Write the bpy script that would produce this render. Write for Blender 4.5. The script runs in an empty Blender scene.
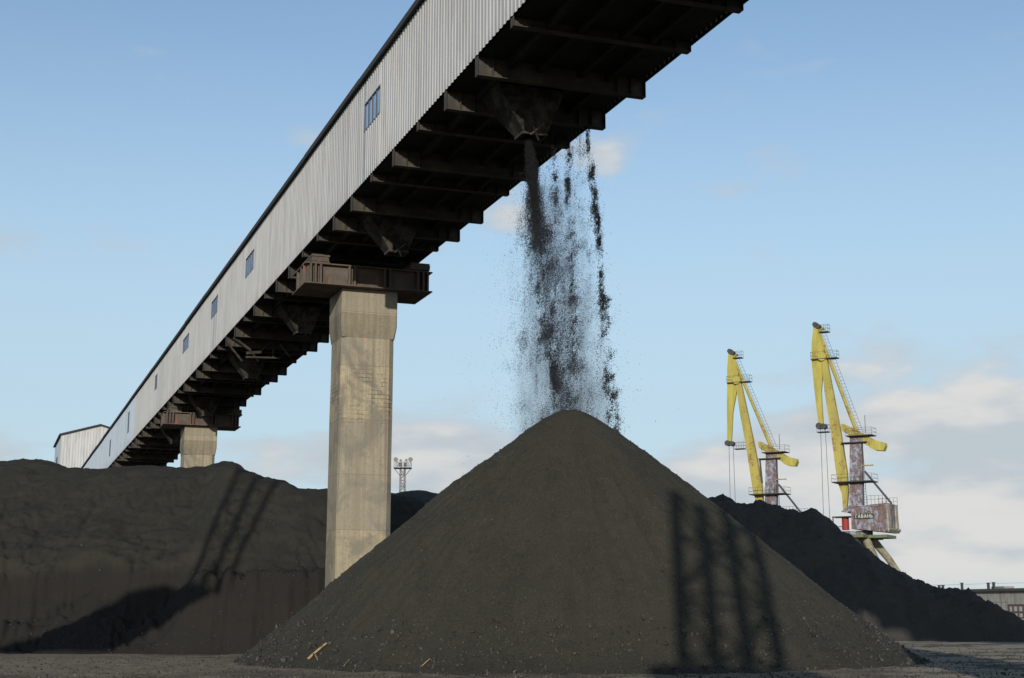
import bpy, bmesh, math, random
import numpy as np
from mathutils import Vector, Matrix
random.seed(7); RNG = np.random.default_rng(11)
scene = bpy.context.scene
COL = scene.collection
R = math.radians

# ------------------------------------------------------------------ camera, sky, sun, exposure
CAM_F = 1435.0; HORIZON = 610.0; EYE = 1.7
PITCH = math.atan((HORIZON - 339) / CAM_F)
cam = bpy.data.cameras.new('camera'); cam_o = bpy.data.objects.new('camera', cam); COL.objects.link(cam_o)
cam.sensor_width = 36; cam.lens = 36 * CAM_F / 1024
cam_o.location = (0, 0, EYE); cam_o.rotation_euler = (R(90) + PITCH, 0, 0)
cam.clip_start = 0.1; cam.clip_end = 12000
scene.camera = cam_o
SUN_EL = R(15); SUN_AZ = R(5)            # light travels 7 degrees right of the view direction
SUN_TRAVEL = Vector((math.sin(SUN_AZ) * math.cos(SUN_EL), math.cos(SUN_AZ) * math.cos(SUN_EL), -math.sin(SUN_EL)))
sun = bpy.data.lights.new('sun', 'SUN'); sun.energy = 4.0; sun.angle = R(0.5); sun.color = (1.0, 0.93, 0.82)
sun_o = bpy.data.objects.new('sun', sun); COL.objects.link(sun_o)
sun_o.rotation_euler = SUN_TRAVEL.to_track_quat('-Z', 'Y').to_euler()
sun_o.location = (-10, -60, 40)
vs = scene.view_settings
vs.view_transform = 'Standard'; vs.look = 'None'; vs.exposure = 0.0; vs.gamma = 1.0; vs.use_curve_mapping = False

world = bpy.data.worlds.new('World'); scene.world = world; world.use_nodes = True

class NT:
    """small helper to write node trees"""
    def __init__(s, tree): s.t = tree; s.n = tree.nodes; s.l = tree.links
    def add(s, typ, **kw):
        n = s.n.new(typ)
        for k, v in kw.items(): setattr(n, k, v)
        return n
    def put(s, sock, v):
        if isinstance(v, bpy.types.NodeSocket): s.l.new(v, sock)
        elif v is not None:
            try: sock.default_value = v
            except Exception: sock.default_value = (*v, 1)
    def m(s, op, a, b=None, c=None, clamp=False):
        n = s.add('ShaderNodeMath', operation=op, use_clamp=clamp)
        s.put(n.inputs[0], a); s.put(n.inputs[1], b)
        if c is not None: s.put(n.inputs[2], c)
        return n.outputs[0]
    def mix(s, f, a, b, mode='MIX'):
        n = s.add('ShaderNodeMix', data_type='RGBA', blend_type=mode)
        s.put(n.inputs[0], f)
        for i, v in ((6, a), (7, b)):
            if isinstance(v, bpy.types.NodeSocket): s.l.new(v, n.inputs[i])
            else: n.inputs[i].default_value = (*v, 1) if len(v) == 3 else v
        return n.outputs[2]
    def noise(s, vec, scale, detail=4, rough=.55, out=0, dist=0):
        n = s.add('ShaderNodeTexNoise'); s.put(n.inputs['Vector'], vec)
        n.inputs['Scale'].default_value = scale; n.inputs['Detail'].default_value = detail
        n.inputs['Roughness'].default_value = rough; n.inputs['Distortion'].default_value = dist
        return n.outputs[out]
    def ramp(s, v, lo, hi, a=0., b=1.):
        n = s.add('ShaderNodeMapRange', interpolation_type='SMOOTHSTEP')
        s.put(n.inputs[0], v)
        for i, x in enumerate((lo, hi, a, b)): s.put(n.inputs[i + 1], x)
        return n.outputs[0]
    def scale(s, vec, sc, loc=(0, 0, 0), rot=(0, 0, 0)):
        n = s.add('ShaderNodeMapping'); s.put(n.inputs[0], vec)
        n.inputs['Scale'].default_value = sc; n.inputs['Location'].default_value = loc; n.inputs['Rotation'].default_value = rot
        return n.outputs[0]

def build_world():
    w = NT(world.node_tree); w.n.clear()
    sky = w.add('ShaderNodeTexSky', sky_type='NISHITA'); sky.sun_disc = False
    sky.sun_elevation = SUN_EL; sky.sun_rotation = R(180) + SUN_AZ
    sky.altitude = 0; sky.air_density = 1.0; sky.dust_density = 0.6; sky.ozone_density = 1.6
    tc = w.add('ShaderNodeTexCoord'); d = tc.outputs['Generated']
    sep = w.add('ShaderNodeSeparateXYZ'); w.l.new(d, sep.inputs[0])
    az = w.m('DIVIDE', sep.outputs[0], w.m('MAXIMUM', sep.outputs[1], .05))   # tangent of azimuth, forward half
    el = sep.outputs[2]
    # noise for cloud shapes, flattened towards the horizon
    cv = w.scale(d, (1, 1, 2.6))
    n1 = w.noise(cv, 7.0, 7, .55, dist=.15)
    n2 = w.noise(w.scale(d, (1, 1, 3.2), (3.1, 1.2, .4)), 19, 6, .55)
    body = w.m('ADD', w.m('MULTIPLY', n1, 1.15), w.m('ADD', w.m('MULTIPLY', n2, .35), -.24))
    def blob(a0, e0, ra, re, amp):
        x = w.m('POWER', w.m('DIVIDE', w.m('ABSOLUTE', w.m('SUBTRACT', az, a0)), ra), 2)
        y = w.m('POWER', w.m('DIVIDE', w.m('ABSOLUTE', w.m('SUBTRACT', el, e0)), re), 2)
        g = w.m('POWER', 2.718, w.m('MULTIPLY', w.m('ADD', x, y), -1))
        return w.m('MULTIPLY', g, amp)
    acc = blob(.37, .080, .15, .070, .40)
    for b in ((.22, .115, .10, .020, .20), (.33, .17, .07, .012, .16), (.25, .045, .28, .035, .34), (.33, .145, .075, .020, .22), (-.04, .105, .085, .028, .46), (-.17, .105, .10, .020, .30), (.14, .095, .06, .02, .3),
              (-.37, .095, .05, .016, .42), (-.148, .317, .020, .010, .34), (.069, .30, .024, .014, .36), (.0, .275, .024, .015, .32),
              (.62, .12, .2, .05, .35), (-.75, .12, .2, .04, .3)):
        acc = w.m('ADD', acc, blob(*b))
    tot = w.m('ADD', body, acc)
    mask = w.ramp(tot, .60, .90, 0, .92)
    mask = w.m('MULTIPLY', mask, w.ramp(el, .0, .03))
    hz = w.ramp(el, .42, .10, 0, .82)                                       # whitening towards the horizon
    lum = w.ramp(w.noise(w.scale(d, (1, 1, 3.0), (.2, .7, 1.9)), 10, 5, .5), .38, .62)
    dense = w.ramp(tot, .68, .90)
    ccol = w.mix(w.m('MULTIPLY', lum, dense, clamp=True), CLOUD_DARK, CLOUD_LIGHT)
    base = w.mix(1.0, sky.outputs[0], SKY_TINT, 'MULTIPLY')
    base = w.mix(hz, base, HORIZON_COL)
    col = w.mix(mask, base, ccol)
    bg = w.add('ShaderNodeBackground'); w.l.new(col, bg.inputs[0]); bg.inputs[1].default_value = SKY_STRENGTH
    out = w.add('ShaderNodeOutputWorld'); w.l.new(bg.outputs[0], out.inputs[0])
SKY_STRENGTH = 0.15
SKY_TINT = (1.04, 1.04, 1.03)
HORIZON_COL = (3.15, 4.15, 4.95)
CLOUD_LIGHT = (4.85, 4.75, 4.6); CLOUD_DARK = (3.4, 3.75, 4.05)
build_world()

# ------------------------------------------------------------------ placing helpers
FW = np.array([0, math.cos(PITCH), math.sin(PITCH)]); UPV = np.array([0, -math.sin(PITCH), math.cos(PITCH)]); RT = np.array([1., 0, 0])
def ray(x, y): return FW + RT * (x - 512) / CAM_F + UPV * (339 - y) / CAM_F
def at(x, y, Y):
    r = ray(x, y); return np.array(r * Y / r[1] + [0, 0, EYE])
def ground_at(x, y):
    r = ray(x, y); return np.array(r * (-EYE / r[2]) + [0, 0, EYE])
D = np.array([-0.34561, 0.93838]); Cc = np.array([0.93838, 0.34561])          # gallery axis, and across it
def G(a, t, z): return (Cc[0] * a + D[0] * t, Cc[1] * a + D[1] * t, z)

# ------------------------------------------------------------------ value noise in numpy
_P = RNG.random((64, 64, 64))
def vnoise(x, y, z=0.0):
    x = np.asarray(x, float); y = np.asarray(y, float); z = np.broadcast_to(np.asarray(z, float), np.broadcast(x, y).shape)
    x, y = np.broadcast_arrays(x, y)
    xi = np.floor(x).astype(int); yi = np.floor(y).astype(int); zi = np.floor(z).astype(int)
    fx = x - xi; fy = y - yi; fz = z - zi
    fx = fx * fx * (3 - 2 * fx); fy = fy * fy * (3 - 2 * fy); fz = fz * fz * (3 - 2 * fz)
    def p(i, j, k): return _P[(xi + i) & 63, (yi + j) & 63, (zi + k) & 63]
    a = p(0,0,0) * (1-fx) + p(1,0,0) * fx; b = p(0,1,0) * (1-fx) + p(1,1,0) * fx
    c = p(0,0,1) * (1-fx) + p(1,0,1) * fx; d = p(0,1,1) * (1-fx) + p(1,1,1) * fx
    return (a * (1-fy) + b * fy) * (1-fz) + (c * (1-fy) + d * fy) * fz
def fbm(x, y, s, octs=4, g=.5, z=0.0):
    v = 0; amp = 1; tot = 0
    for i in range(octs):
        v = v + amp * (vnoise(x * s + 17.3 * i, y * s + 5.1 * i, z * s + 3.7 * i) - .5); tot += amp; amp *= g; s *= 2.03
    return v / tot
def smooth(a, b, x):
    t = np.clip((x - a) / (b - a), 0, 1); return t * t * (3 - 2 * t)

# ------------------------------------------------------------------ mesh builder and tagging
class MB:
    def __init__(s): s.v = []; s.f = []
    def face(s, pts):
        k = len(s.v); s.v += [tuple(p) for p in pts]; s.f.append(tuple(range(k, k + len(pts))))
    def hexa(s, p):                                                           # 8 corners: bottom ring then top ring
        k = len(s.v); s.v += [tuple(q) for q in p]
        for f in ((0,3,2,1),(4,5,6,7),(0,1,5,4),(1,2,6,5),(2,3,7,6),(3,0,4,7)): s.f.append(tuple(k + i for i in f))
    def box(s, x0, x1, y0, y1, z0, z1, T=None):
        p = [(x0,y0,z0),(x1,y0,z0),(x1,y1,z0),(x0,y1,z0),(x0,y0,z1),(x1,y0,z1),(x1,y1,z1),(x0,y1,z1)]
        s.hexa([T(*q) for q in p] if T else p)
    def prism(s, poly, w0, w1, T):                                            # polygon in (u,z), extruded along w;  T(u,w,z)
        n = len(poly); k = len(s.v)
        s.v += [tuple(T(u, w0, z)) for u, z in poly] + [tuple(T(u, w1, z)) for u, z in poly]
        s.f.append(tuple(range(k, k + n))); s.f.append(tuple(range(k + 2*n - 1, k + n - 1, -1)))
        for i in range(n):
            j = (i + 1) % n; s.f.append((k + i, k + n + i, k + n + j, k + j))
    def tube(s, pts, r, n=8, r2=None, cap=True):
        pts = [Vector(p) for p in pts]; k0 = len(s.v)
        for i, p in enumerate(pts):
            dirv = (pts[min(i+1, len(pts)-1)] - pts[max(i-1, 0)]).normalized()
            up = Vector((0,0,1)) if abs(dirv.z) < .95 else Vector((1,0,0))
            a = dirv.cross(up).normalized(); b = dirv.cross(a)
            rr = r if r2 is None else r + (r2 - r) * i / (len(pts) - 1)
            for j in range(n):
                th = 2 * math.pi * (j + .5) / n
                s.v.append(tuple(p + a * (rr * math.cos(th)) + b * (rr * math.sin(th))))
        for i in range(len(pts) - 1):
            for j in range(n):
                q = k0 + i * n; s.f.append((q + j, q + (j+1) % n, q + n + (j+1) % n, q + n + j))
        if cap:
            s.f.append(tuple(k0 + j for j in range(n))[::-1]); s.f.append(tuple(k0 + (len(pts)-1)*n + j for j in range(n)))
    def beam(s, p0, p1, w, h=None): s.tube([p0, p1], (w if h is None else (w + h) / 2) * .7071, 4)

ORIG = {}
def origin(o): return ORIG.get(o.name, (0, 0, 0)) if o else (0, 0, 0)
def mesh_obj(name, verts, faces, mat, parent=None, base=None, smooth_sh=False, np_mode=False):
    me = bpy.data.meshes.new(name)
    o0 = base if base is not None else origin(parent)
    v = np.asarray(verts, dtype=np.float64) - np.asarray(o0, float)
    if np_mode:
        n = len(v); F = np.asarray(faces, dtype=np.int32); k = F.shape[1]
        me.vertices.add(n); me.vertices.foreach_set('co', v.astype(np.float32).ravel())
        me.loops.add(F.size); me.loops.foreach_set('vertex_index', F.ravel())
        me.polygons.add(len(F)); me.polygons.foreach_set('loop_start', np.arange(0, F.size, k, dtype=np.int32))
        me.polygons.foreach_set('loop_total', np.full(len(F), k, dtype=np.int32))
        me.update(calc_edges=True)
        if smooth_sh: me.polygons.foreach_set('use_smooth', np.ones(len(F), bool))
    else:
        me.from_pydata(v.tolist(), [], faces)
        bm = bmesh.new(); bm.from_mesh(me); bmesh.ops.recalc_face_normals(bm, faces=bm.faces); bm.to_mesh(me); bm.free()
        if smooth_sh:
            for p in me.polygons: p.use_smooth = True
    me.materials.append(mat)
    o = bpy.data.objects.new(name, me); COL.objects.link(o)
    if parent: o.parent = parent
    if base is not None and parent is None: o.location = base
    elif base is not None: o.location = Vector(base) - Vector(origin(parent))
    ORIG[o.name] = tuple(base) if base is not None else tuple(o0)
    return o
def build(name, mb, mat, parent=None, base=None, smooth_sh=False): return mesh_obj(name, mb.v, mb.f, mat, parent, base, smooth_sh)
def tag(o, label=None, cat=None, group=None, kind=None):
    if label: o['label'] = label
    if cat: o['category'] = cat
    if group: o['group'] = group
    if kind: o['kind'] = kind
    return o
def thing(name, loc, label, cat, group=None, rz=0):
    o = bpy.data.objects.new(name, None); COL.objects.link(o); o.location = loc; o.rotation_euler = (0, 0, rz)
    o.empty_display_size = .5; ORIG[o.name] = tuple(loc) if rz == 0 else (0, 0, 0)
    return tag(o, label, cat, group)
def copy_part(o, parent, loc=None):
    c = o.copy(); COL.objects.link(c); c.parent = parent
    if loc is not None: c.location = loc
    ORIG[c.name] = origin(o)
    for ch in o.children: copy_part(ch, c)
    return c

# ------------------------------------------------------------------ materials
def material(name, base, rough=.8, fn=None, metal=0., spec=.3):
    m = bpy.data.materials.new(name); m.use_nodes = True
    t = NT(m.node_tree); b = t.n['Principled BSDF']
    b.inputs['Base Color'].default_value = (*base, 1); b.inputs['Roughness'].default_value = rough
    b.inputs['Metallic'].default_value = metal; b.inputs['Specular IOR Level'].default_value = spec
    if fn: fn(t, b)
    return m
def bump(t, b, h, dist, strength=1.0, prev=None):
    n = t.add('ShaderNodeBump'); n.inputs['Strength'].default_value = strength; n.inputs['Distance'].default_value = dist
    t.put(n.inputs['Height'], h)
    if prev is not None: t.l.new(prev, n.inputs['Normal'])
    t.l.new(n.outputs[0], b.inputs['Normal']); return n.outputs[0]
def objc(t): return t.add('ShaderNodeTexCoord').outputs['Object']

def coal_fn(c1, c2, c3, grit=1.0):
    def fn(t, b):
        v = objc(t)
        big = t.noise(v, .22, 5, .6); med = t.noise(v, 1.6, 5, .65); fine = t.noise(v, 14, 6, .75)
        streak = t.noise(t.scale(v, (1.2, .35, .35)), 1.3, 5, .6)
        col = t.mix(t.ramp(big, .35, .68), c1, c2)
        col = t.mix(t.m('MULTIPLY', t.ramp(med, .46, .74), .55), col, c3)
        col = t.mix(t.m('MULTIPLY', t.ramp(streak, .48, .66), .5), col, [x * .68 for x in c1])
        col = t.mix(t.m('MULTIPLY', t.ramp(fine, .44, .60), .55), col, [x * 1.5 for x in c2])
        vo = t.add('ShaderNodeTexVoronoi'); t.put(vo.inputs['Vector'], v); vo.inputs['Scale'].default_value = 9
        chip = t.ramp(vo.outputs['Distance'], .10, .16, 1, 0)
        rc = t.add('ShaderNodeSeparateColor'); t.l.new(vo.outputs['Color'], rc.inputs[0])
        sel = t.m('GREATER_THAN', rc.outputs[0], .93)
        col = t.mix(t.m('MULTIPLY', t.m('MULTIPLY', chip, sel), .6), col, [x * 2.6 for x in c2])
        t.l.new(col, b.inputs['Base Color'])
        n = bump(t, b, med, .10, .6)
        n = bump(t, b, fine, .05 * grit, .8, n)
        bump(t, b, t.noise(v, 55, 3, .8), .03 * grit, 1.0, n)
    return fn
M = {}
M['coal'] = material('coal', (.04,.04,.03), .9, coal_fn((.0345,.033,.0240), (.044,.0405,.0290), (.029,.029,.0235)), spec=.25)
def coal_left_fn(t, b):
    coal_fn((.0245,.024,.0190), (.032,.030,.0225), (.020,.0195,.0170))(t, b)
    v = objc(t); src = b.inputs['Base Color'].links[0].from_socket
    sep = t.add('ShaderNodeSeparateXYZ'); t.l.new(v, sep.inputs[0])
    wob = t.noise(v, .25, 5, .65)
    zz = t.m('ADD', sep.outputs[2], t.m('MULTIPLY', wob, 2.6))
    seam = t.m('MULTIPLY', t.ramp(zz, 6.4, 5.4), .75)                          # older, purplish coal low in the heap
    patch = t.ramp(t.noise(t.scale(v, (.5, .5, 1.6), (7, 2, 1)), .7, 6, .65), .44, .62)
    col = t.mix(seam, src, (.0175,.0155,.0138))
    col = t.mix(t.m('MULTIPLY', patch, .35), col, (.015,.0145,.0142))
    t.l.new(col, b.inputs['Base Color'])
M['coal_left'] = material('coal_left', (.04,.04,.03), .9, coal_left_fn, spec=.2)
M['coal_dark'] = material('coal_dark', (.02,.02,.022), 1.0, coal_fn((.044,.0415,.036), (.054,.050,.042), (.036,.035,.031)), spec=.25)
M['coal_lump'] = material('coal_lump', (.03,.03,.027), .75, lambda t, b: t.l.new(
    t.mix(t.ramp(t.noise(objc(t), 3, 2), .35, .7), (.018,.018,.016), (.070,.067,.058)), b.inputs['Base Color']))
M['falling'] = material('falling', (.02,.0205,.022), .85)
def ground_fn(t, b):
    v = objc(t)
    n1 = t.noise(v, .10, 6, .65); n2 = t.noise(v, 1.1, 6, .7); n3 = t.noise(v, 9, 5, .75)
    sep = t.add('ShaderNodeSeparateXYZ'); t.l.new(v, sep.inputs[0])
    col = t.mix(t.ramp(n2, .34, .66), (.135,.110,.078), (.21,.172,.120))
    # tracked-in coal dust in patches; the bare pale dirt lies to the right of the cone
    right = t.ramp(sep.outputs[0], 7, 12)
    pale = t.m('MULTIPLY', t.ramp(t.noise(t.scale(v, (.6, 1.3, 1)), .30, 5, .6), .43, .52), right)
    col = t.mix(t.m('MULTIPLY', t.ramp(n1, .48, .62), t.m('SUBTRACT', 1, t.m('MULTIPLY', right, .2))), col, (.075,.064,.048))
    dark_r = t.m('MULTIPLY', right, .7)
    col = t.mix(dark_r, col, (.05,.048,.044))
    col = t.mix(pale, col, (.27,.23,.17))
    col = t.mix(t.m('MULTIPLY', t.ramp(n3, .5, .72), .5), col, (.14,.125,.10))
    t.l.new(col, b.inputs['Base Color'])
    n = bump(t, b, n2, .12, .7); bump(t, b, n3, .06, .9, n)
M['ground'] = material('ground', (.1,.09,.08), .95, ground_fn, spec=.2)
def cladding_fn(base, warm):
    def fn(t, b):
        v = objc(t)
        st = t.noise(t.scale(v, (1.2, 1.2, .16)), 1.6, 6, .65); big = t.noise(v, .11, 4, .6)
        # sheets of slightly different age: rectangles along the wall, coordinates along the gallery
        sepx = t.add('ShaderNodeSeparateXYZ'); t.l.new(v, sepx.inputs[0])
        al = t.m('ADD', t.m('MULTIPLY', sepx.outputs[0], float(D[0])), t.m('MULTIPLY', sepx.outputs[1], float(D[1])))
        cell = t.m('FLOOR', t.m('DIVIDE', al, 1.07))
        wn = t.add('ShaderNodeTexWhiteNoise', noise_dimensions='1D'); t.l.new(cell, wn.inputs['W'])
        col = t.mix(t.ramp(st, .38, .72), base, [x * .80 for x in warm])
        col = t.mix(t.m('MULTIPLY', wn.outputs[0], .30), col, [x * .78 for x in base])
        col = t.mix(t.m('MULTIPLY', t.ramp(big, .5, .7), .3), col, [x * .72 for x in warm])
        fr = t.m('FRACT', t.m('DIVIDE', al, 1.07))
        seam = t.m('MULTIPLY', t.m('LESS_THAN', fr, .025), t.m('GREATER_THAN', wn.outputs[0], .45))
        col = t.mix(t.m('MULTIPLY', seam, .55), col, (.12,.12,.12))
        # dirty run-off below one of the windows, grime along the foot of the sheets
        run = t.m('MULTIPLY', t.m('MULTIPLY', t.m('GREATER_THAN', al, 45.8), t.m('LESS_THAN', al, 48.8)), t.m('LESS_THAN', sepx.outputs[2], 23.6))
        stripe = t.ramp(t.noise(t.scale(v, (3, 3, .05)), 1.5, 3, .6), .45, .6)
        col = t.mix(t.m('MULTIPLY', t.m('MULTIPLY', run, stripe), .6), col, (.17,.18,.20))
        foot = t.m('MULTIPLY', t.ramp(sepx.outputs[2], 22.0, 20.6), t.ramp(t.noise(t.scale(v, (1, 1, .3)), 1.4, 5, .7), .42, .66))
        col = t.mix(t.m('MULTIPLY', foot, .45), col, (.20,.185,.165))
        rs = t.m('MULTIPLY', t.ramp(t.noise(t.scale(v, (1, 1, .12), (9, 4, 2)), 1.1, 5, .6), .62, .72), .45)
        col = t.mix(rs, col, (.26,.20,.15))
        t.l.new(col, b.inputs['Base Color'])
        bump(t, b, st, .01, .3)
    return fn
M['cladding'] = material('cladding', (.6,.6,.58), .55, cladding_fn((.43,.43,.425), (.41,.40,.38)), spec=.4)
M['cladding_blue'] = material('cladding_blue', (.55,.6,.66), .55, cladding_fn((.40,.47,.54), (.39,.44,.49)), spec=.4)
M['cladding_house'] = material('cladding_house', (.7,.7,.68), .55, cladding_fn((.43,.435,.44), (.40,.40,.39)), spec=.4)
M['roofing'] = material('roofing', (.035,.037,.042), .85)
def steel_fn(t, b):
    v = objc(t); n = t.noise(v, 1.3, 6, .7); k = t.noise(t.scale(v, (1, 1, .3)), 2.4, 5, .7)
    col = t.mix(t.ramp(n, .4, .7), (.036,.033,.028), (.075,.066,.050))
    col = t.mix(t.m('MULTIPLY', t.ramp(k, .55, .75), .7), col, (.04,.037,.034))
    t.l.new(col, b.inputs['Base Color']); bump(t, b, n, .01, .4)
M['steel'] = material('steel', (.1,.09,.075), .8, steel_fn)
def cap_fn(t, b):
    v = objc(t); n = t.noise(v, .9, 6, .7); k = t.noise(t.scale(v, (1.5, 1.5, .4)), 1.2, 5, .6)
    col = t.mix(t.ramp(n, .4, .7), (.075,.060,.050), (.12,.10,.08))
    col = t.mix(t.ramp(k, .56, .70), col, (.24,.085,.035))
    t.l.new(col, b.inputs['Base Color']); bump(t, b, n, .01, .5)
M['rusty_girder'] = material('rusty_girder', (.1,.08,.07), .85, cap_fn)
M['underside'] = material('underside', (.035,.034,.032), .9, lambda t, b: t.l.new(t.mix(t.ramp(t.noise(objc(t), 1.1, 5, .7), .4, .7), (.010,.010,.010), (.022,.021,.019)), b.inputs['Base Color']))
def concrete_fn(light=1.0, blocks=False):
    def fn(t, b):
        v = objc(t)
        st = t.noise(t.scale(v, (3.2, 3.2, .10)), 1.8, 6, .65); big = t.noise(v, .45, 5, .65, dist=.6); fine = t.noise(v, 8, 6, .7)
        rust = t.noise(t.scale(v, (1, 1, .22), (4, 1, 2)), .8, 5, .6)
        L = light
        col = t.mix(t.ramp(st, .35, .68), (.265*L,.222*L,.150*L), (.37*L,.32*L,.22*L))
        col = t.mix(t.m('MULTIPLY', t.ramp(big, .46, .62), .85), col, (.16*L,.145*L,.118*L))
        col = t.mix(t.m('MULTIPLY', t.ramp(rust, .56, .70), .5), col, (.30*L,.19*L,.085*L))
        col = t.mix(t.m('MULTIPLY', t.ramp(fine, .50, .66), .55), col, (.15*L,.13*L,.10*L))
        # board marks: lifts of the formwork
        sep = t.add('ShaderNodeSeparateXYZ'); t.l.new(v, sep.inputs[0])
        lift = t.m('FRACT', t.m('ADD', t.m('DIVIDE', sep.outputs[2], 2.9), t.m('MULTIPLY', big, .012)))
        ln = t.m('LESS_THAN', lift, .012)
        cell = t.m('FLOOR', t.m('DIVIDE', sep.outputs[2], 2.9))
        wn = t.add('ShaderNodeTexWhiteNoise', noise_dimensions='1D'); t.l.new(cell, wn.inputs['W'])
        col = t.mix(t.m('MULTIPLY', wn.outputs[0], .55), col, (.18*L,.168*L,.14*L))
        col = t.mix(t.m('MULTIPLY', ln, .5), col, (.10,.09,.075))
        # a band where the facing has worn down to its courses
        br = t.add('ShaderNodeTexBrick'); t.l.new(t.scale(v, (1, 1, 1), rot=(math.pi / 2, 0, 0)), br.inputs['Vector'])
        br.inputs['Scale'].default_value = 1.0; br.inputs['Brick Width'].default_value = .8; br.inputs['Row Height'].default_value = .22
        br.inputs['Mortar Size'].default_value = .022; br.inputs['Mortar Smooth'].default_value = .3
        band = t.m('MULTIPLY', t.ramp(sep.outputs[2], 11.0, 11.8), t.ramp(sep.outputs[2], 14.6, 13.8))
        worn = t.m('MULTIPLY', t.m('MULTIPLY', br.outputs['Fac'], band), t.ramp(t.noise(v, .9, 4, .6), .46, .58))
        col = t.mix(t.m('MULTIPLY', worn, .8), col, (.07,.06,.05))
        drip = t.ramp(t.noise(t.scale(v, (2.6, 2.6, .07), (1, 7, 3)), 1.0, 4, .55), .58, .68)
        col = t.mix(t.m('MULTIPLY', drip, .55), col, (.13*L,.105*L,.075*L))
        t.l.new(col, b.inputs['Base Color'])
        n = bump(t, b, st, .03, .4); bump(t, b, fine, .03, .6, n)
    return fn
M['concrete'] = material('concrete', (.3,.27,.2), .9, concrete_fn(1.0))
M['concrete_grey'] = material('concrete_grey', (.2,.19,.165), .9, concrete_fn(.74))
def panel_fn(t, b):
    v = objc(t); st = t.noise(t.scale(v, (1, 1, .3)), .9, 5, .65)
    t.l.new(t.mix(t.ramp(st, .38, .68), (.30,.295,.27), (.19,.185,.17)), b.inputs['Base Color'])
M['panel'] = material('panel', (.3,.3,.28), .9, panel_fn)
M['glass'] = material('glass', (.30,.42,.60), .12, lambda t, b: t.l.new(t.mix(t.ramp(t.noise(objc(t), .8, 3), .4, .6), (.20,.31,.50), (.28,.40,.58)), b.inputs['Base Color']), spec=.8)
M['frame'] = material('frame', (.06,.075,.10), .6)
M['grey_metal'] = material('grey_metal', (.22,.22,.22), .7)
M['dark_metal'] = material('dark_metal', (.055,.055,.058), .7)
def yellow_fn(t, b):
    v = objc(t); n = t.noise(v, .5, 7, .8, dist=.5); k = t.noise(v, 3.2, 6, .75); st = t.noise(t.scale(v, (1, 1, .15)), 1.6, 4, .6)
    col = t.mix(t.ramp(st, .35, .7), (.36,.31,.075), (.27,.23,.06))
    col = t.mix(t.m('MULTIPLY', t.ramp(n, .50, .62), t.ramp(k, .42, .56)), col, (.17,.085,.04))
    col = t.mix(t.m('MULTIPLY', t.ramp(k, .6, .75), .6), col, (.16,.12,.05))
    t.l.new(col, b.inputs['Base Color'])
M['yellow'] = material('yellow', (.5,.4,.06), .65, yellow_fn)
M['yellow_clean'] = material('yellow_clean', (.5,.42,.06), .65, lambda t, b: t.l.new(
    t.mix(t.ramp(t.noise(t.scale(objc(t), (1, 1, .2)), 1.4, 5, .7), .35, .75), (.40,.35,.075), (.26,.225,.055)), b.inputs['Base Color']))
def rust_fn(bluemix):
    def fn(t, b):
        v = objc(t); n = t.noise(v, 1.6, 6, .8, dist=.4); k = t.noise(t.scale(v, (1, 1, .6), (5, 3, 1)), 1.9, 6, .8, dist=.5)
        col = t.mix(t.ramp(n, .4, .66), (.12,.075,.070), (.18,.135,.13))
        col = t.mix(t.ramp(k, .60 - bluemix, .70 - bluemix), col, (.24,.29,.36))
        col = t.mix(t.m('MULTIPLY', t.ramp(t.noise(v, 3, 4, .7), .55, .7), .6), col, (.10,.05,.045))
        t.l.new(col, b.inputs['Base Color'])
    return fn
M['rust_blue'] = material('rust_blue', (.2,.13,.12), .8, rust_fn(.13))
M['rust_house'] = material('rust_house', (.2,.14,.13), .8, rust_fn(.09))
M['beige'] = material('beige', (.30,.275,.215), .8, lambda t, b: t.l.new(t.mix(t.ramp(t.noise(objc(t), 1.2, 5, .7), .4, .7), (.34,.315,.25), (.20,.18,.14)), b.inputs['Base Color']))
M['red'] = material('red', (.27,.035,.03), .65)
M['green'] = material('green', (.10,.15,.075), .75, lambda t, b: t.l.new(t.mix(t.ramp(t.noise(objc(t), .9, 5, .7), .42, .66), (.12,.17,.09), (.13,.09,.07)), b.inputs['Base Color']))
M['leg_tan'] = material('leg_tan', (.22,.20,.13), .75, lambda t, b: t.l.new(t.mix(t.ramp(t.noise(objc(t), .9, 5, .7), .42, .66), (.25,.235,.16), (.13,.10,.075)), b.inputs['Base Color']))
M['white_letter'] = material('white_letter', (.62,.62,.56), .7)
M['sign_dark'] = material('sign_dark', (.03,.04,.035), .7)
M['rope'] = material('rope', (.06,.06,.06), .8)
M['wood'] = material('wood', (.42,.29,.14), .8, lambda t, b: t.l.new(t.mix(t.ramp(t.noise(t.scale(objc(t), (1, 1, 1)), 9, 4), .4, .7), (.36,.26,.14), (.18,.12,.06)), b.inputs['Base Color']))
M['stone'] = material('stone', (.1,.09,.075), .9, lambda t, b: t.l.new(t.mix(t.ramp(t.noise(objc(t), 1.7, 2), .45, .7), (.035,.033,.030), (.13,.113,.09)), b.inputs['Base Color']))

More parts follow.
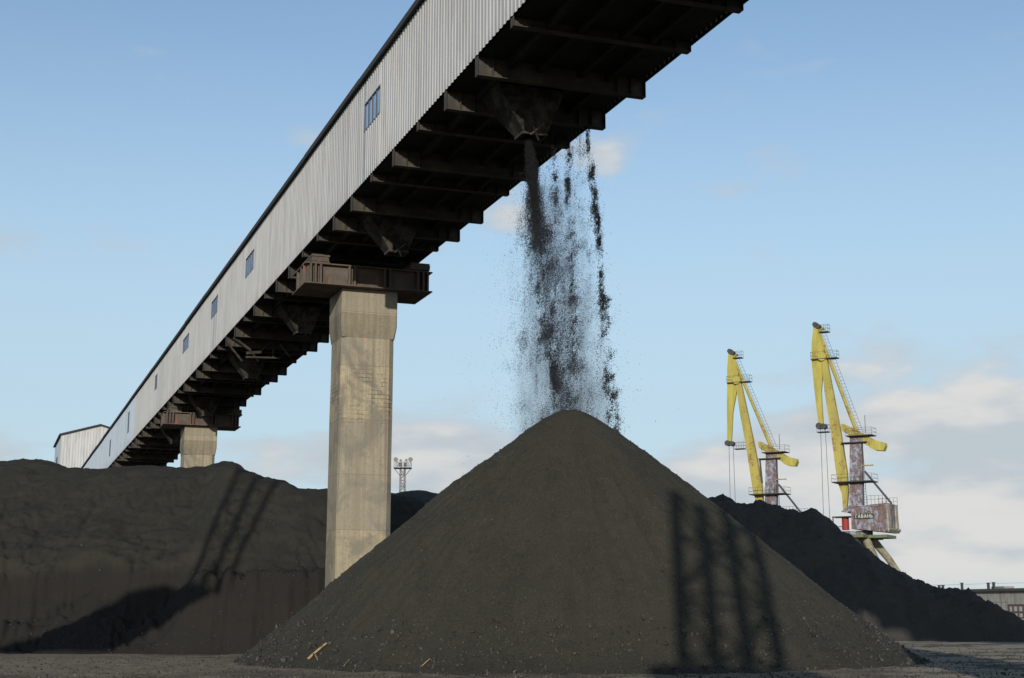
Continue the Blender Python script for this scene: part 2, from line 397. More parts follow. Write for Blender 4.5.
# ------------------------------------------------------------------ ground
def grid_obj(name, xs, ys, zf, mat, parent=None, drop=None):
    X, Y = np.meshgrid(xs, ys, indexing='xy'); Z = zf(X, Y)
    V = np.stack([X, Y, Z], -1).reshape(-1, 3); nx, ny = len(xs), len(ys)
    i = (np.arange(ny - 1)[:, None] * nx + np.arange(nx - 1)[None, :]).ravel()
    F = np.stack([i, i + 1, i + nx + 1, i + nx], -1)
    if drop is not None:                                                       # drop faces wholly below ground
        zz = V[:, 2]; keep = zz[F].max(1) > drop; F = F[keep]
        used = np.zeros(len(V), bool); used[F.ravel()] = True; idx = np.cumsum(used) - 1; V = V[used]; F = idx[F]
    return mesh_obj(name, V, F, mat, parent, smooth_sh=True, np_mode=True)
def ground_z(X, Y):
    near = smooth(300, 120, np.hypot(X, Y))
    dip = -.60 * smooth(50, 72, Y) * smooth(4, -6, X) * smooth(400, 150, Y)
    clod = smooth(100, 62, Y) * smooth(30, 36, Y)
    return dip + clod * (fbm(X, Y, 2.3, 3, .65) * .10) + near * (.07 * fbm(X, Y, .12, 3) + .09 * fbm(X, Y, .9, 4) * smooth(120, 70, np.abs(Y)))
def spaced(lo, hi, core0, core1, step):
    a = [core0]; s = step
    while a[-1] > lo: s *= 1.22; a.append(a[-1] - s)
    b = [core1]; s = step
    while b[-1] < hi: s *= 1.22; b.append(b[-1] + s)
    return np.array(a[:0:-1] + list(np.arange(core0, core1 + 1e-6, step)) + b[1:])
tag(grid_obj('ground', spaced(-3500, 3500, -32, 36, .16), spaced(-600, 6000, 30, 90, .16), ground_z, M['ground']), kind='structure')

# ------------------------------------------------------------------ coal piles
def lumps(name, pts, sizes, mat, parent=None):
    """irregular little stones, one mesh"""
    base = np.array([(1,0,0),(-1,0,0),(0,1,0),(0,-1,0),(0,0,1),(0,0,-1)], float)
    tri = np.array([(0,2,4),(2,1,4),(1,3,4),(3,0,4),(2,0,5),(1,2,5),(3,1,5),(0,3,5)])
    n = len(pts); V = base[None] * RNG.uniform(.55, 1.15, (n, 6, 1)) * RNG.uniform(.6, 1.2, (n, 1, 3)) + RNG.normal(0, .12, (n, 6, 3))
    q = RNG.normal(size=(n, 4)); q /= np.linalg.norm(q, axis=1, keepdims=True); w, x, y, z = q.T
    Rm = np.stack([1-2*(y*y+z*z), 2*(x*y-z*w), 2*(x*z+y*w), 2*(x*y+z*w), 1-2*(x*x+z*z), 2*(y*z-x*w), 2*(x*z-y*w), 2*(y*z+x*w), 1-2*(x*x+y*y)], -1).reshape(n, 3, 3)
    V = np.einsum('nij,nkj->nki', Rm, V) * np.asarray(sizes)[:, None, None] + np.asarray(pts)[:, None, :]
    F = tri[None] + (np.arange(n) * 6)[:, None, None]
    return mesh_obj(name, V.reshape(-1, 3), F.reshape(-1, 3), mat, parent, np_mode=True)

PEAK = at(570, 412, 51.5); PEAK_Z = float(PEAK[2]) + .72
def cone_z(X, Y):
    dx = X - PEAK[0]; dy = Y - PEAK[1]; r = np.hypot(dx, dy); th = np.arctan2(dy, dx)
    rr = np.sqrt(r * r + .90 ** 2) - .36                                     # rounded tip
    z = PEAK_Z + .16 - .835 * rr + .012 * np.clip(r - 2, 0, 12) - .07 * np.clip(r - 7.5, 0, 12) * smooth(-.2, -.9, np.cos(th))
    # runs of slipped material, strongest halfway down
    gul = fbm(th * 9 + 30, r * .05, 1.0, 4, .6, .3) * .50 * smooth(1, 5, r) + fbm(th * 40 + 60, r * .12, 1.0, 3, .6, 2.2) * .17 * smooth(1.5, 5, r)
    z = z + gul + fbm(X, Y, .45, 3) * .30 * smooth(.5, 4, r) + fbm(X, Y, 3.5, 3, .6) * .12
    foot = np.log1p(np.exp(np.clip((z - .25) * 2.2, -40, 40))) / 2.2           # eases into a toe
    toe = foot - .30 * smooth(10.6, 13.6, r + fbm(X, Y, .6, 3) * 2.5) - .10
    return toe
def pile_root(name, loc, label, **k): return thing(name, loc, label, 'coal pile', 'piles of coal in the yard')
xs = np.arange(PEAK[0] - 17, PEAK[0] + 17.5, .085); ys = np.arange(PEAK[1] - 16, PEAK[1] + 14, .085)
cr = pile_root('coal_pile', (float(PEAK[0]), float(PEAK[1]), 0), 'tall cone of brown black coal under the falling stream')
grid_obj('pile_body', xs, ys, cone_z, M['coal'], cr, drop=-.12)
n = 26000
th = RNG.uniform(-math.pi, 0.25, n); r = 15.5 * RNG.uniform(0, 1, n) ** .42
lx = PEAK[0] + r * np.cos(th); ly = PEAK[1] + r * np.sin(th); lz = cone_z(lx, ly)
sz = .012 + .036 * RNG.random(n) ** 3 + .075 * (r > 9.8) * RNG.random(n) ** 6
ok = lz > -.1
tag(lumps('lumps', np.stack([lx, ly, lz + sz * .3], -1)[ok], sz[ok], M['coal_lump'], cr), kind='stuff')

# long pile at the left: crest heights read along the skyline
LCX = [(-420, 470), (-150, 468), (0, 464.5), (20, 461), (33, 461), (49, 464), (64, 471), (90, 471), (123, 469), (150, 467.5), (180, 470), (205, 470), (222, 466), (233, 465), (242, 472), (262, 480), (287, 486),
       (296, 492), (328, 493), (380, 495), (405, 500), (440, 506), (480, 512), (560, 530), (650, 580)]
YL = 91.0
lcx = np.array([at(x, y, YL)[0] for x, y in LCX]); lcz = np.array([at(x, y, YL)[2] for x, y in LCX])
def left_z(X, Y):
    crest = EYE + (np.interp(X * YL / np.clip(Y, 82, 98), lcx, lcz) - EYE) / YL * np.clip(Y, 82, 100) + .66 + fbm(X, Y, .9, 5, .65) * .42
    yf = 77.6 + fbm(X, Y * 0, .13, 3) * 1.6 + smooth(-13, -9, X) * 1.3          # foot line, just behind the pier
    s = Y - yf
    # right part: a steep cut bank below a shelf, then the slope above
    cut = np.abs(fbm(X, Y * .10, .55, 3, .6)) * 1.5 + .25 * np.abs(fbm(X, Y * .1, 2.2, 2))
    sb = s - cut
    bank = 4.3 * smooth(0, 2.0, sb) * (1 + .08 * fbm(X, Y, .35, 3)) + np.clip(s - 1.6, 0, 2.2) * .12 + np.clip(s - 3.8, 0, 50) * .72
    # left part: a rougher slope with slanting ridges and low scarps
    q = X * .45 + Y * .9
    ridge = np.abs(fbm(X * .5 - Y * .9, q, .16, 5, .55)) * 3.8
    slope = np.clip(s, 0, 80) * .66 + ridge * smooth(0, 3, s) * smooth(18, 8, s) - .5
    sc = s - 2.2 - 5 * smooth(-34, -16, X) * .9 - fbm(X, Y * 0, .15, 3) * 4
    slope = slope * .88 + 1.7 * smooth(0, 1.0, sc)
    w = smooth(-20.5, -17.0, X + fbm(X, Y, .2, 2) * 3)
    front = slope * (1 - w) + bank * w
    back = (116 - Y) * .75 + fbm(X, Y, .3, 3)
    k = 3.0
    z = -np.log(np.exp(-k * np.clip(front, -2, 20)) + np.exp(-k * (crest + .12)) + np.exp(-k * np.clip(back, -2, 20))) / k
    z = np.where(s < 0, -.3 + np.clip(s, -1, 0) * .3, z)
    amp = smooth(0, 2, s) * (1 - .7 * smooth(-1.2, .2, z - crest))
    up = smooth(4.5, 5.5, z)
    z = z + (fbm(X, Y, .9, 5, .66) * (1.05 - .55 * up) + fbm(X, Y, 5, 2, .6) * .16) * amp + fbm(X + Y * .7, Y * .5 - X * .5, .26, 5, .55) * 1.0 * amp * (1 - w)
    z = z - np.clip(.06 - np.abs(fbm(X + .25 * Y, Y * .35, .42, 4, .6)), 0, 1) * 8.0 * amp * (1 - .65 * up)   # slip cracks
    end = smooth(14, 5, X)
    return z * end - .3 * (1 - end) - .62 * smooth(4, -6, X)
lp = pile_root('coal_pile', (-22.0, 90.0, -.6), 'long coal heap at the left with a cut bank below its slope')
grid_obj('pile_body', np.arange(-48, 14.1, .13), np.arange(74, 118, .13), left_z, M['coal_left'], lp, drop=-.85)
n = 6500
lx = RNG.uniform(-36, -6, n); ly = 76 + RNG.exponential(3.2, n); lz = left_z(lx, ly)
sz = .02 + .07 * RNG.random(n) ** 5; ok = lz > -.75
tag(lumps('lumps', np.stack([lx, ly, lz + sz * .3], -1)[ok], sz[ok], M['coal_lump'], lp), kind='stuff')

# long dark pile at the right
RCX = [(560, 500), (640, 500), (700, 502), (715, 499), (722, 497), (735, 503), (748, 505), (760, 503), (772, 507), (790, 512), (800, 514), (812, 509), (822, 514), (830, 524), (840, 532), (852, 541), (866, 552),
       (880, 564), (893, 574), (905, 579), (918, 586), (932, 591), (944, 594.5), (958, 597), (970, 598.5), (981, 604), (994, 612), (1008, 622), (1030, 632), (1060, 640), (1200, 660)]
YR = 94.0
rcx = np.array([at(x, y, YR)[0] for x, y in RCX]); rcz = np.array([at(x, y, YR)[2] for x, y in RCX])
def right_z(X, Y):
    crest = np.interp(X * YR / np.clip(Y, 84, 104), rcx, rcz) + fbm(X, Y, .9, 5, .65) * .85
    yf = 81.0 + fbm(X, Y * 0, .12, 3) * 3 - smooth(20, 34, X) * 3
    s = Y - yf
    front = s * .66 + np.abs(fbm(X, Y, .25, 3)) * 1.2 * smooth(0, 4, s)
    back = (118 - Y) * .8
    k = 2.2
    z = -np.log(np.exp(-k * np.clip(front, -2, 20)) + np.exp(-k * (crest + .15)) + np.exp(-k * np.clip(back, -2, 20))) / k
    z = z + (fbm(X, Y, 1.2, 5, .66) * 1.0 + fbm(X, Y, 4.5, 2) * .12) * smooth(0, 2, s) * smooth(.2, 1.5, z)
    return z - .05
rp = pile_root('coal_pile', (22.0, 95.0, 0), 'blackest long coal heap at the right sloping down below the cranes')
grid_obj('pile_body', np.arange(2, 46, .15), np.arange(76, 122, .15), right_z, M['coal_dark'], rp, drop=-.1)

# dark heap far behind the pier
def back_z(X, Y):
    px = X / 128 * 1435 + 512
    crest = np.interp(px, [180, 300, 330, 396, 415, 440, 452, 465, 480, 500, 560, 640], [2, 10, 11.8, 12.15, 12.55, 12.0, 12.3, 12.3, 12.3, 12.3, 11, 0]) + fbm(X, Y, .4, 3) * .3
    front = (Y - 108) * .68; back = (150 - Y) * .7; k = 2
    z = -np.log(np.exp(-k * np.clip(front, -2, 20)) + np.exp(-k * np.clip(crest, -2, 20)) + np.exp(-k * np.clip(back, -2, 20))) / k
    return z + fbm(X, Y, .9, 3) * .5 - .2
bp = pile_root('coal_pile', (-6.0, 128.0, 0), 'distant dark coal heap seen between the concrete pier and the cone')
grid_obj('pile_body', np.arange(-34, 14, .3), np.arange(105, 152, .3), back_z, M['coal_dark'], bp, drop=-.2)

# loose stones over the yard floor
n = 34000
lx = RNG.uniform(-22, 22, n); ly = 36.5 + 38 * RNG.random(n) ** 1.9; lz = ground_z(lx, ly)
sz = .010 + .045 * RNG.random(n) ** 5
tag(lumps('gravel', np.stack([lx, ly, lz + sz * .25], -1), sz, M['stone']), 'loose grey and pale stones strewn over the yard floor', 'gravel', kind='stuff')

# ------------------------------------------------------------------ conveyor gallery
A0, A1 = 15.6, 22.25; T0, T1 = -46.0, 275.0; TBLUE = 165.0
def zs(t): return -.0048 * (t - 60)                                            # the gallery runs very slightly downhill
ZB, ZT = 21.12, 26.0
gal = thing('conveyor_gallery', G(18.8, 60, 0), 'long enclosed conveyor gallery with pale corrugated walls raised on piers', 'conveyor gallery')
WINS = [(59.35, 62.15, 23.5, 24.87), (90.75, 93.85, 23.6, 24.95), (105.75, 108.9, 23.75, 25.1), (121.4, 125.2, 23.85, 25.1), (144.2, 146.0, 23.7, 25.2), (171.5, 173.3, 22.6, 25.1), (196, 198, 22.4, 24.6)]
def corrugated(mb, a, sgn, t0, t1, zb, zt, wins, pitch=.36, depth=.034):
    ts = []; t = t0; k = 0
    prof = ((0, 0), (.30, 0), (.42, 1), (.80, 1), (.92, 0))
    while t < t1:
        for fr, dd in prof: ts.append((t + fr * pitch, dd))
        t += pitch
    ts.append((t1, 0)); ts = [q for q in ts if q[0] <= t1]
    ed = sorted([w[0] for w in wins] + [w[1] for w in wins])
    for e in ed: ts.append((e, 0.0))
    ts.sort()
    def P(t, dd, z): return G(a - sgn * depth * dd, t, z + zs(t))
    for (ta, da), (tb, db) in zip(ts[:-1], ts[1:]):
        if tb - ta < 1e-5: continue
        mid = (ta + tb) / 2; w = next((w for w in wins if w[0] < mid < w[1]), None)
        spans = [(zb, zt)] if not w else [(zb, w[2]), (w[3], zt)]
        for z0, z1 in spans: mb.face([P(ta, da, z0), P(tb, db, z0), P(tb, db, z1), P(ta, da, z1)])
def add_windows(parent, a, sgn, wins):
    for (t0, t1, z0, z1) in wins:
        mb = MB(); T = lambda a_, t_, z_: G(a_, t_, z_ + zs(t_)); w = .07
        ai, ao = (a - .03, a + .10) if sgn > 0 else (a - .10, a + .03)
        mb.box(ai, ao, t0, t1, z0, z0 + w, T); mb.box(ai, ao, t0, t1, z1 - w, z1, T)
        nm = 4
        for i in range(nm + 1):
            tt = t0 + (t1 - t0 - w) * i / nm; mb.box(ai + .003, ao - .003, tt, tt + w, z0 + w, z1 - w, T)
        fr = build('window', mb, M['frame'], parent)
        g = MB(); am = (ai + ao) / 2; g.box(am - .01, am + .01, t0 + w, t1 - w, z0 + w, z1 - w, T)
        build('pane', g, M['glass'], fr)
mb = MB(); corrugated(mb, A0, 1, T0, TBLUE, ZB, ZT, WINS); build('wall', mb, M['cladding'], gal)
mb = MB(); corrugated(mb, A0, 1, TBLUE, T1, ZB, ZT, WINS); o = build('wall', mb, M['cladding_blue'], gal); o['label'] = 'pale blue far stretch of corrugated wall'
mb = MB(); corrugated(mb, A1, -1, T0, T1, ZB, ZT, []); build('wall', mb, M['cladding'], gal)
add_windows(gal, A0, 1, WINS)
T = lambda a, t, z: G(a, t, z + zs(t))
mb = MB()
# roof in lengths, slightly uneven along its edge
t = T0 - .3; i = 0
while t < T1 + .2:
    L = 12.1; dz = random.uniform(-.03, .03); am = (A0 + A1) / 2
    t2 = min(t + L, T1 + .3)
    for ea, eb in ((A0 - .22, am), (A1 + .22, am)):
        p = [(ea, t, ZT + .02 + dz), (eb, t, ZT + .80 + dz), (eb, t2, ZT + .80 + dz), (ea, t2, ZT + .02 + dz)]
        q = [(x, y, z + .26) for x, y, z in p]
        mb.hexa([T(*v) for v in p] + [T(*v) for v in q])
    t = t2 + .002; i += 1
build('roof', mb, M['roofing'], gal)
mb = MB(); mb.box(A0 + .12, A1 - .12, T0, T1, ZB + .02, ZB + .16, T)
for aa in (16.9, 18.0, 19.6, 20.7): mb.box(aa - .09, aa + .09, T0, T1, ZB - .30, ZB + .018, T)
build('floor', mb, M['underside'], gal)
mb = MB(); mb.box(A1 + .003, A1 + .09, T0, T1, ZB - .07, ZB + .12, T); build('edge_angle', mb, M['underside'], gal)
mb = MB(); mb.box(A0 + .14, A1 - .14, T0 + .01, T0 + .1, ZB + .17, ZT, T); build('end_wall', mb, M['cladding'], gal)
# cross beams under the floor
def beam_mesh(depth):
    m = MB(); Tl = lambda a, t, z: G(a, t, z)
    w = .16
    m.box(A0 + .02, A1 - .02, -.012, .012, ZB - depth + .03, ZB - .005, Tl)                # web
    m.box(A0 + .02, A1 - .02, -w, w, ZB - depth, ZB - depth + .028, Tl)                   # lower flange
    for a in (A0 + .02, A0 + .60, A0 + 1.15, A1 - 1.17, A1 - .62, A1 - .04):
        m.box(a, a + .02, -w + .01, -.0125, ZB - depth + .0285, ZB - .01, Tl)
        m.box(a, a + .02, .0125, w - .01, ZB - depth + .0285, ZB - .01, Tl)
    return m
proto = {}
k = 0; t = 42.4 - 3.69 * 23; pat = {0: 's', 1: 'b', 2: 'b', 3: 's', 4: 'b', 5: 's', 6: 'b', 7: 'b', 8: 's'}
n0 = -23
while t < T1 - 2:
    kind = pat[(n0) % 9]
    depth = .74 if kind == 'b' else .36
    loc = Vector((D[0] * t, D[1] * t, zs(t))) - Vector(origin(gal))
    if kind not in proto:
        o = build('cross_beam', beam_mesh(depth), M['steel'], None, base=None); o.parent = gal; o.location = loc; proto[kind] = o
    else:
        c = proto[kind].copy(); COL.objects.link(c); c.parent = gal; c.location = loc
    t += 3.69; n0 += 1
# discharge chutes
M['chute_steel'] = material('chute_steel', (.05,.045,.036), .9, lambda t, b: t.l.new(t.mix(t.ramp(t.noise(objc(t), 1.6, 6, .75), .42, .62), (.018,.017,.015), (.062,.055,.042)), b.inputs['Base Color']), spec=.1)
def chute(tc, ac=18.2, s=.82, dense=False):
    m = MB(); zt = ZB - .3 + zs(tc); h = 2.0 * s
    top = [(ac - 1.55*s, tc - .1), (ac + 1.75*s, tc - .1), (ac + 1.75*s, tc + 2.4*s), (ac - 1.55*s, tc + 2.4*s)]
    bot = [(ac - .15*s, tc + .25), (ac + 1.0*s, tc + .25), (ac + 1.0*s, tc + 1.35*s), (ac - .15*s, tc + 1.35*s)]
    m.hexa([G(a, t, zt - h) for a, t in bot] + [G(a, t, zt) for a, t in top])
    o = build('chute', m, M['chute_steel'], gal)
    m = MB()
    for p, q in ((0, 1), (1, 2), (2, 3), (3, 0)):
        m.beam(Vector(G(*bot[p], zt - h - .03)), Vector(G(*bot[q], zt - h - .03)), .09)
    m.beam(Vector(G(ac + .1, tc + .1, zt - h - .15)), Vector(G(ac + .55, tc - .25, zt - h + .25)), .05)
    m.beam(Vector(G(ac + .1, tc - .2, zt - h + .1)), Vector(G(ac + .5, tc + .3, zt - h - .25)), .05)
    build('gate', m, M['steel'], o)
    return o
for tc in (47.6, 66.3, 88.3, 107, 129, 151): chute(tc)
# a length of broken walkway tubing hanging under the floor
m = MB()
def hp(x, y, t):                                                                # a point on the plane across the gallery at t
    r = ray(x, y); k = t / (r[0] * D[0] + r[1] * D[1]); return r * k + np.array([0, 0, EYE])
for (p, q, w) in (((226, 341), (242, 361), .10), ((234, 338), (250, 350), .16), ((250, 350), (258, 361), .10), ((246, 357), (280, 358), .12), ((273, 344), (273, 358), .07), ((262, 350), (270, 343), .07), ((247, 353), (261, 352), .18), ((280, 345), (290, 357), .08)):
    m.beam(hp(*p, 98), hp(*q, 98.6), w)
o = build('walkway_frame', m, M['steel'], gal); o['label'] = 'bent walkway frame of tubes hanging below the floor'

# ------------------------------------------------------------------ piers
def pier(tf, ztop, rot, first):
    grp = 'concrete piers under the conveyor gallery'
    a0, a1 = (17.38, 20.45) if first else (17.0, 19.95); t0, t1 = tf, tf + 2.95; ac = (a0 + a1) / 2; tc = (t0 + t1) / 2
    root = thing('support_pier', G(ac, tc, 0), 'nearest concrete pier rising full height beside the coal cone' if first else 'farther concrete pier whose top shows above the left coal heap', 'pier', grp)
    hz = ztop - 2.55
    def ring(a0, a1, t0, t1, c, z):
        return [(a0 + c, t0, z), (a1 - c, t0, z), (a1, t0 + c, z), (a1, t1 - c, z), (a1 - c, t1, z), (a0 + c, t1, z), (a0, t1 - c, z), (a0, t0 + c, z)]
    def loft(rings, name, mat, jit=0):
        m = MB(); k = 8
        for r_ in rings:
            for q in r_: m.v.append(G(q[0] + random.uniform(-jit, jit), q[1] + random.uniform(-jit, jit), q[2]))
        for i in range(len(rings) - 1):
            for j in range(k): m.f.append((i*k + j, i*k + (j+1) % k, (i+1)*k + (j+1) % k, (i+1)*k + j))
        m.f.append(tuple(range(k))[::-1]); m.f.append(tuple((len(rings)-1)*k + j for j in range(k)))
        return build(name, m, mat, root)
    hd = [ring(a0, a1, t0, t1, .05, ztop), ring(a0, a1, t0, t1, .05, hz + 1.25)][::-1]
    loft(hd, 'head', M['concrete'], .012)
    o = loft([ring(a0 + .08, a1 - .10, t0 + .08, t1 - .12, .10, hz - .05), ring(a0 + .003, a1 - .003, t0 + .003, t1 - .003, .055, hz + .62), ring(a0 + .003, a1 - .003, t0 + .003, t1 - .003, .055, hz + 1.247)], 'collar', M['concrete_grey'], .010)
    # shaft with deep chamfers
    rr = []; zz = hz - .065
    n = 8
    for i in range(n + 1):
        z = -.4 + (zz + .4) * i / n
        rr.append(ring(a0 + .07 - .06 * (1 - i / n), a1 - .10 - .04 * (1 - i / n), t0 + .05, t1 - .1, .30, z))
    loft(rr, 'shaft', M['concrete'], .012)
    # steel crosshead: box girder with stiffeners
    c0, c1 = (A0 - .28, A1 - .12) if first else (A0 - .5, A1 - .35); s0, s1 = tf - .35, tf + 2.5; g0, g1 = ztop + .02, ztop + 1.15
    m = MB(); m.box(c0 - .1, c1 + .1, s0 - .26, s1 + .26, g0, g0 + .06, G); m.box(c0 - .1, c1 + .1, s0 - .26, s1 + .26, g1 - .06, g1, G)
    m.box(c0 + .12, c1 - .12, s0, s0 + .05, g0 + .061, g1 - .061, G); m.box(c0 + .12, c1 - .12, s1 - .05, s1, g0 + .061, g1 - .061, G)
    m.box(c0 + .06, c0 + .11, s0 + .051, s1 - .051, g0 + .061, g1 - .061, G); m.box(c1 - .11, c1 - .06, s0 + .051, s1 - .051, g0 + .061, g1 - .061, G)
    gd = build('crosshead', m, M['rusty_girder'], root)
    for a in (c0 + .16, c0 + .42, c0 + .70, c0 + 2.25, c0 + 2.55, c0 + 4.2, c0 + 4.5, c1 - .75, c1 - .45, c1 - .2):
        m = MB(); m.box(a, a + .10, s0 - .25, s0 - .002, g0 + .062, g1 - .062, G); build('stiffener', m, M['rusty_girder'], gd)
    for q in (.3, 1.0, 1.9): m = MB(); m.box(c0 - .09, c0 + .058, s0 + q, s0 + q + .10, g0 + .062, g1 - .062, G); build('stiffener', m, M['rusty_girder'], gd)
    # bearings between crosshead and gallery
    for a in (A0 + .5, A1 - .6):
        m = MB(); top = ZB + zs(tf) - .32
        for i in range(4):
            z0 = g1 + .003 + i * .14
            if z0 + .12 > top: break
            m.box(a - .5 + random.uniform(-.08, .08), a + .5 + random.uniform(-.08, .08), s0 + .1 + random.uniform(-.1, .1), s1 - .2, z0, z0 + .12, G)
        build('bearing', m, M['rusty_girder'], root)
    return root
pier(73.45, 18.62, 0, True)['label'] = 'tall concrete pier rising full height beside the coal cone'
pier(14.3, 18.9, 0, True)['label'] = 'concrete pier standing out of view to the right of the viewer'
pier(-44.8, 19.2, 0, True)['label'] = 'concrete pier behind the viewer under the start of the gallery'
pier(132.6, 18.25, 0, False)
pier(191.8, 17.9, 0, False)['label'] = 'farthest concrete pier hidden behind the left coal heap'

# ------------------------------------------------------------------ transfer house at the far end
ht = thing('transfer_house', G(19.9, 286, 0), 'white gabled metal house where the conveyor gallery ends', 'building')
ha0, ha1, ht0, ht1 = 13.0, 26.8, 276.0, 297.5
def hz_at(px, py, a, t): 
    P = G(a, t, 0); return float(at(px, py, P[1])[2])
ze = hz_at(59.2, 434.9, ha0, ht0); zp = hz_at(98, 425.8, 19.9, ht0)
m = MB()
def corr_line(p0, p1, zt0, zt1, pitch=.5, depth=.03, wn=None):
    p0 = np.array(p0); p1 = np.array(p1); L = np.linalg.norm(p1 - p0); u = (p1 - p0) / L; nrm = np.array([u[1], -u[0]])
    N = max(2, int(L / (pitch / 2)))
    for i in range(N):
        f0, f1 = i / N, (i + 1) / N
        d0 = depth * (i % 2); d1 = depth * ((i + 1) % 2)
        q0 = p0 + u * L * f0 - nrm * d0; q1 = p0 + u * L * f1 - nrm * d1
        m.face([(q0[0], q0[1], 0), (q1[0], q1[1], 0), (q1[0], q1[1], zt0 + (zt1 - zt0) * f1), (q0[0], q0[1], zt0 + (zt1 - zt0) * f0)])
g2 = lambda a, t: G(a, t, 0)[:2]
corr_line(g2(ha0, ht0), g2(19.9, ht0), ze, zp); corr_line(g2(19.9, ht0), g2(ha1, ht0), zp, ze)
build('wall', m, M['cladding_house'], ht)
m = MB(); corr_line(g2(ha0, ht1), g2(ha0, ht0), ze, ze); o = build('wall', m, M['cladding_blue'], ht)
m = MB(); corr_line(g2(ha1, ht0), g2(ha1, ht1), ze, ze); build('wall', m, M['cladding_house'], ht)
m = MB(); corr_line(g2(ha1, ht1), g2(19.9, ht1), ze, zp); corr_line(g2(19.9, ht1), g2(ha0, ht1), zp, ze); build('wall', m, M['cladding_house'], ht)
m = MB()
for e in (ha0 - .35, ha1 + .35):
    p = [(e, ht0 - .4, ze - .12), (19.9, ht0 - .4, zp + .02), (19.9, ht1 + .4, zp + .02), (e, ht1 + .4, ze - .12)]
    m.hexa([G(*q) for q in p] + [G(a, t, z + .3) for a, t, z in p])
build('roof', m, M['roofing'], ht)
m = MB(); m.box(ha0 - .12, ha0 - .04, 284.6, 287.4, ze - 6.2, ze - 3.2, G); w = build('window', m, M['frame'], ht)
m = MB(); m.box(ha0 - .15, ha0 - .125, 284.9, 287.1, ze - 5.9, ze - 3.5, G); build('pane', m, M['dark_metal'], w)

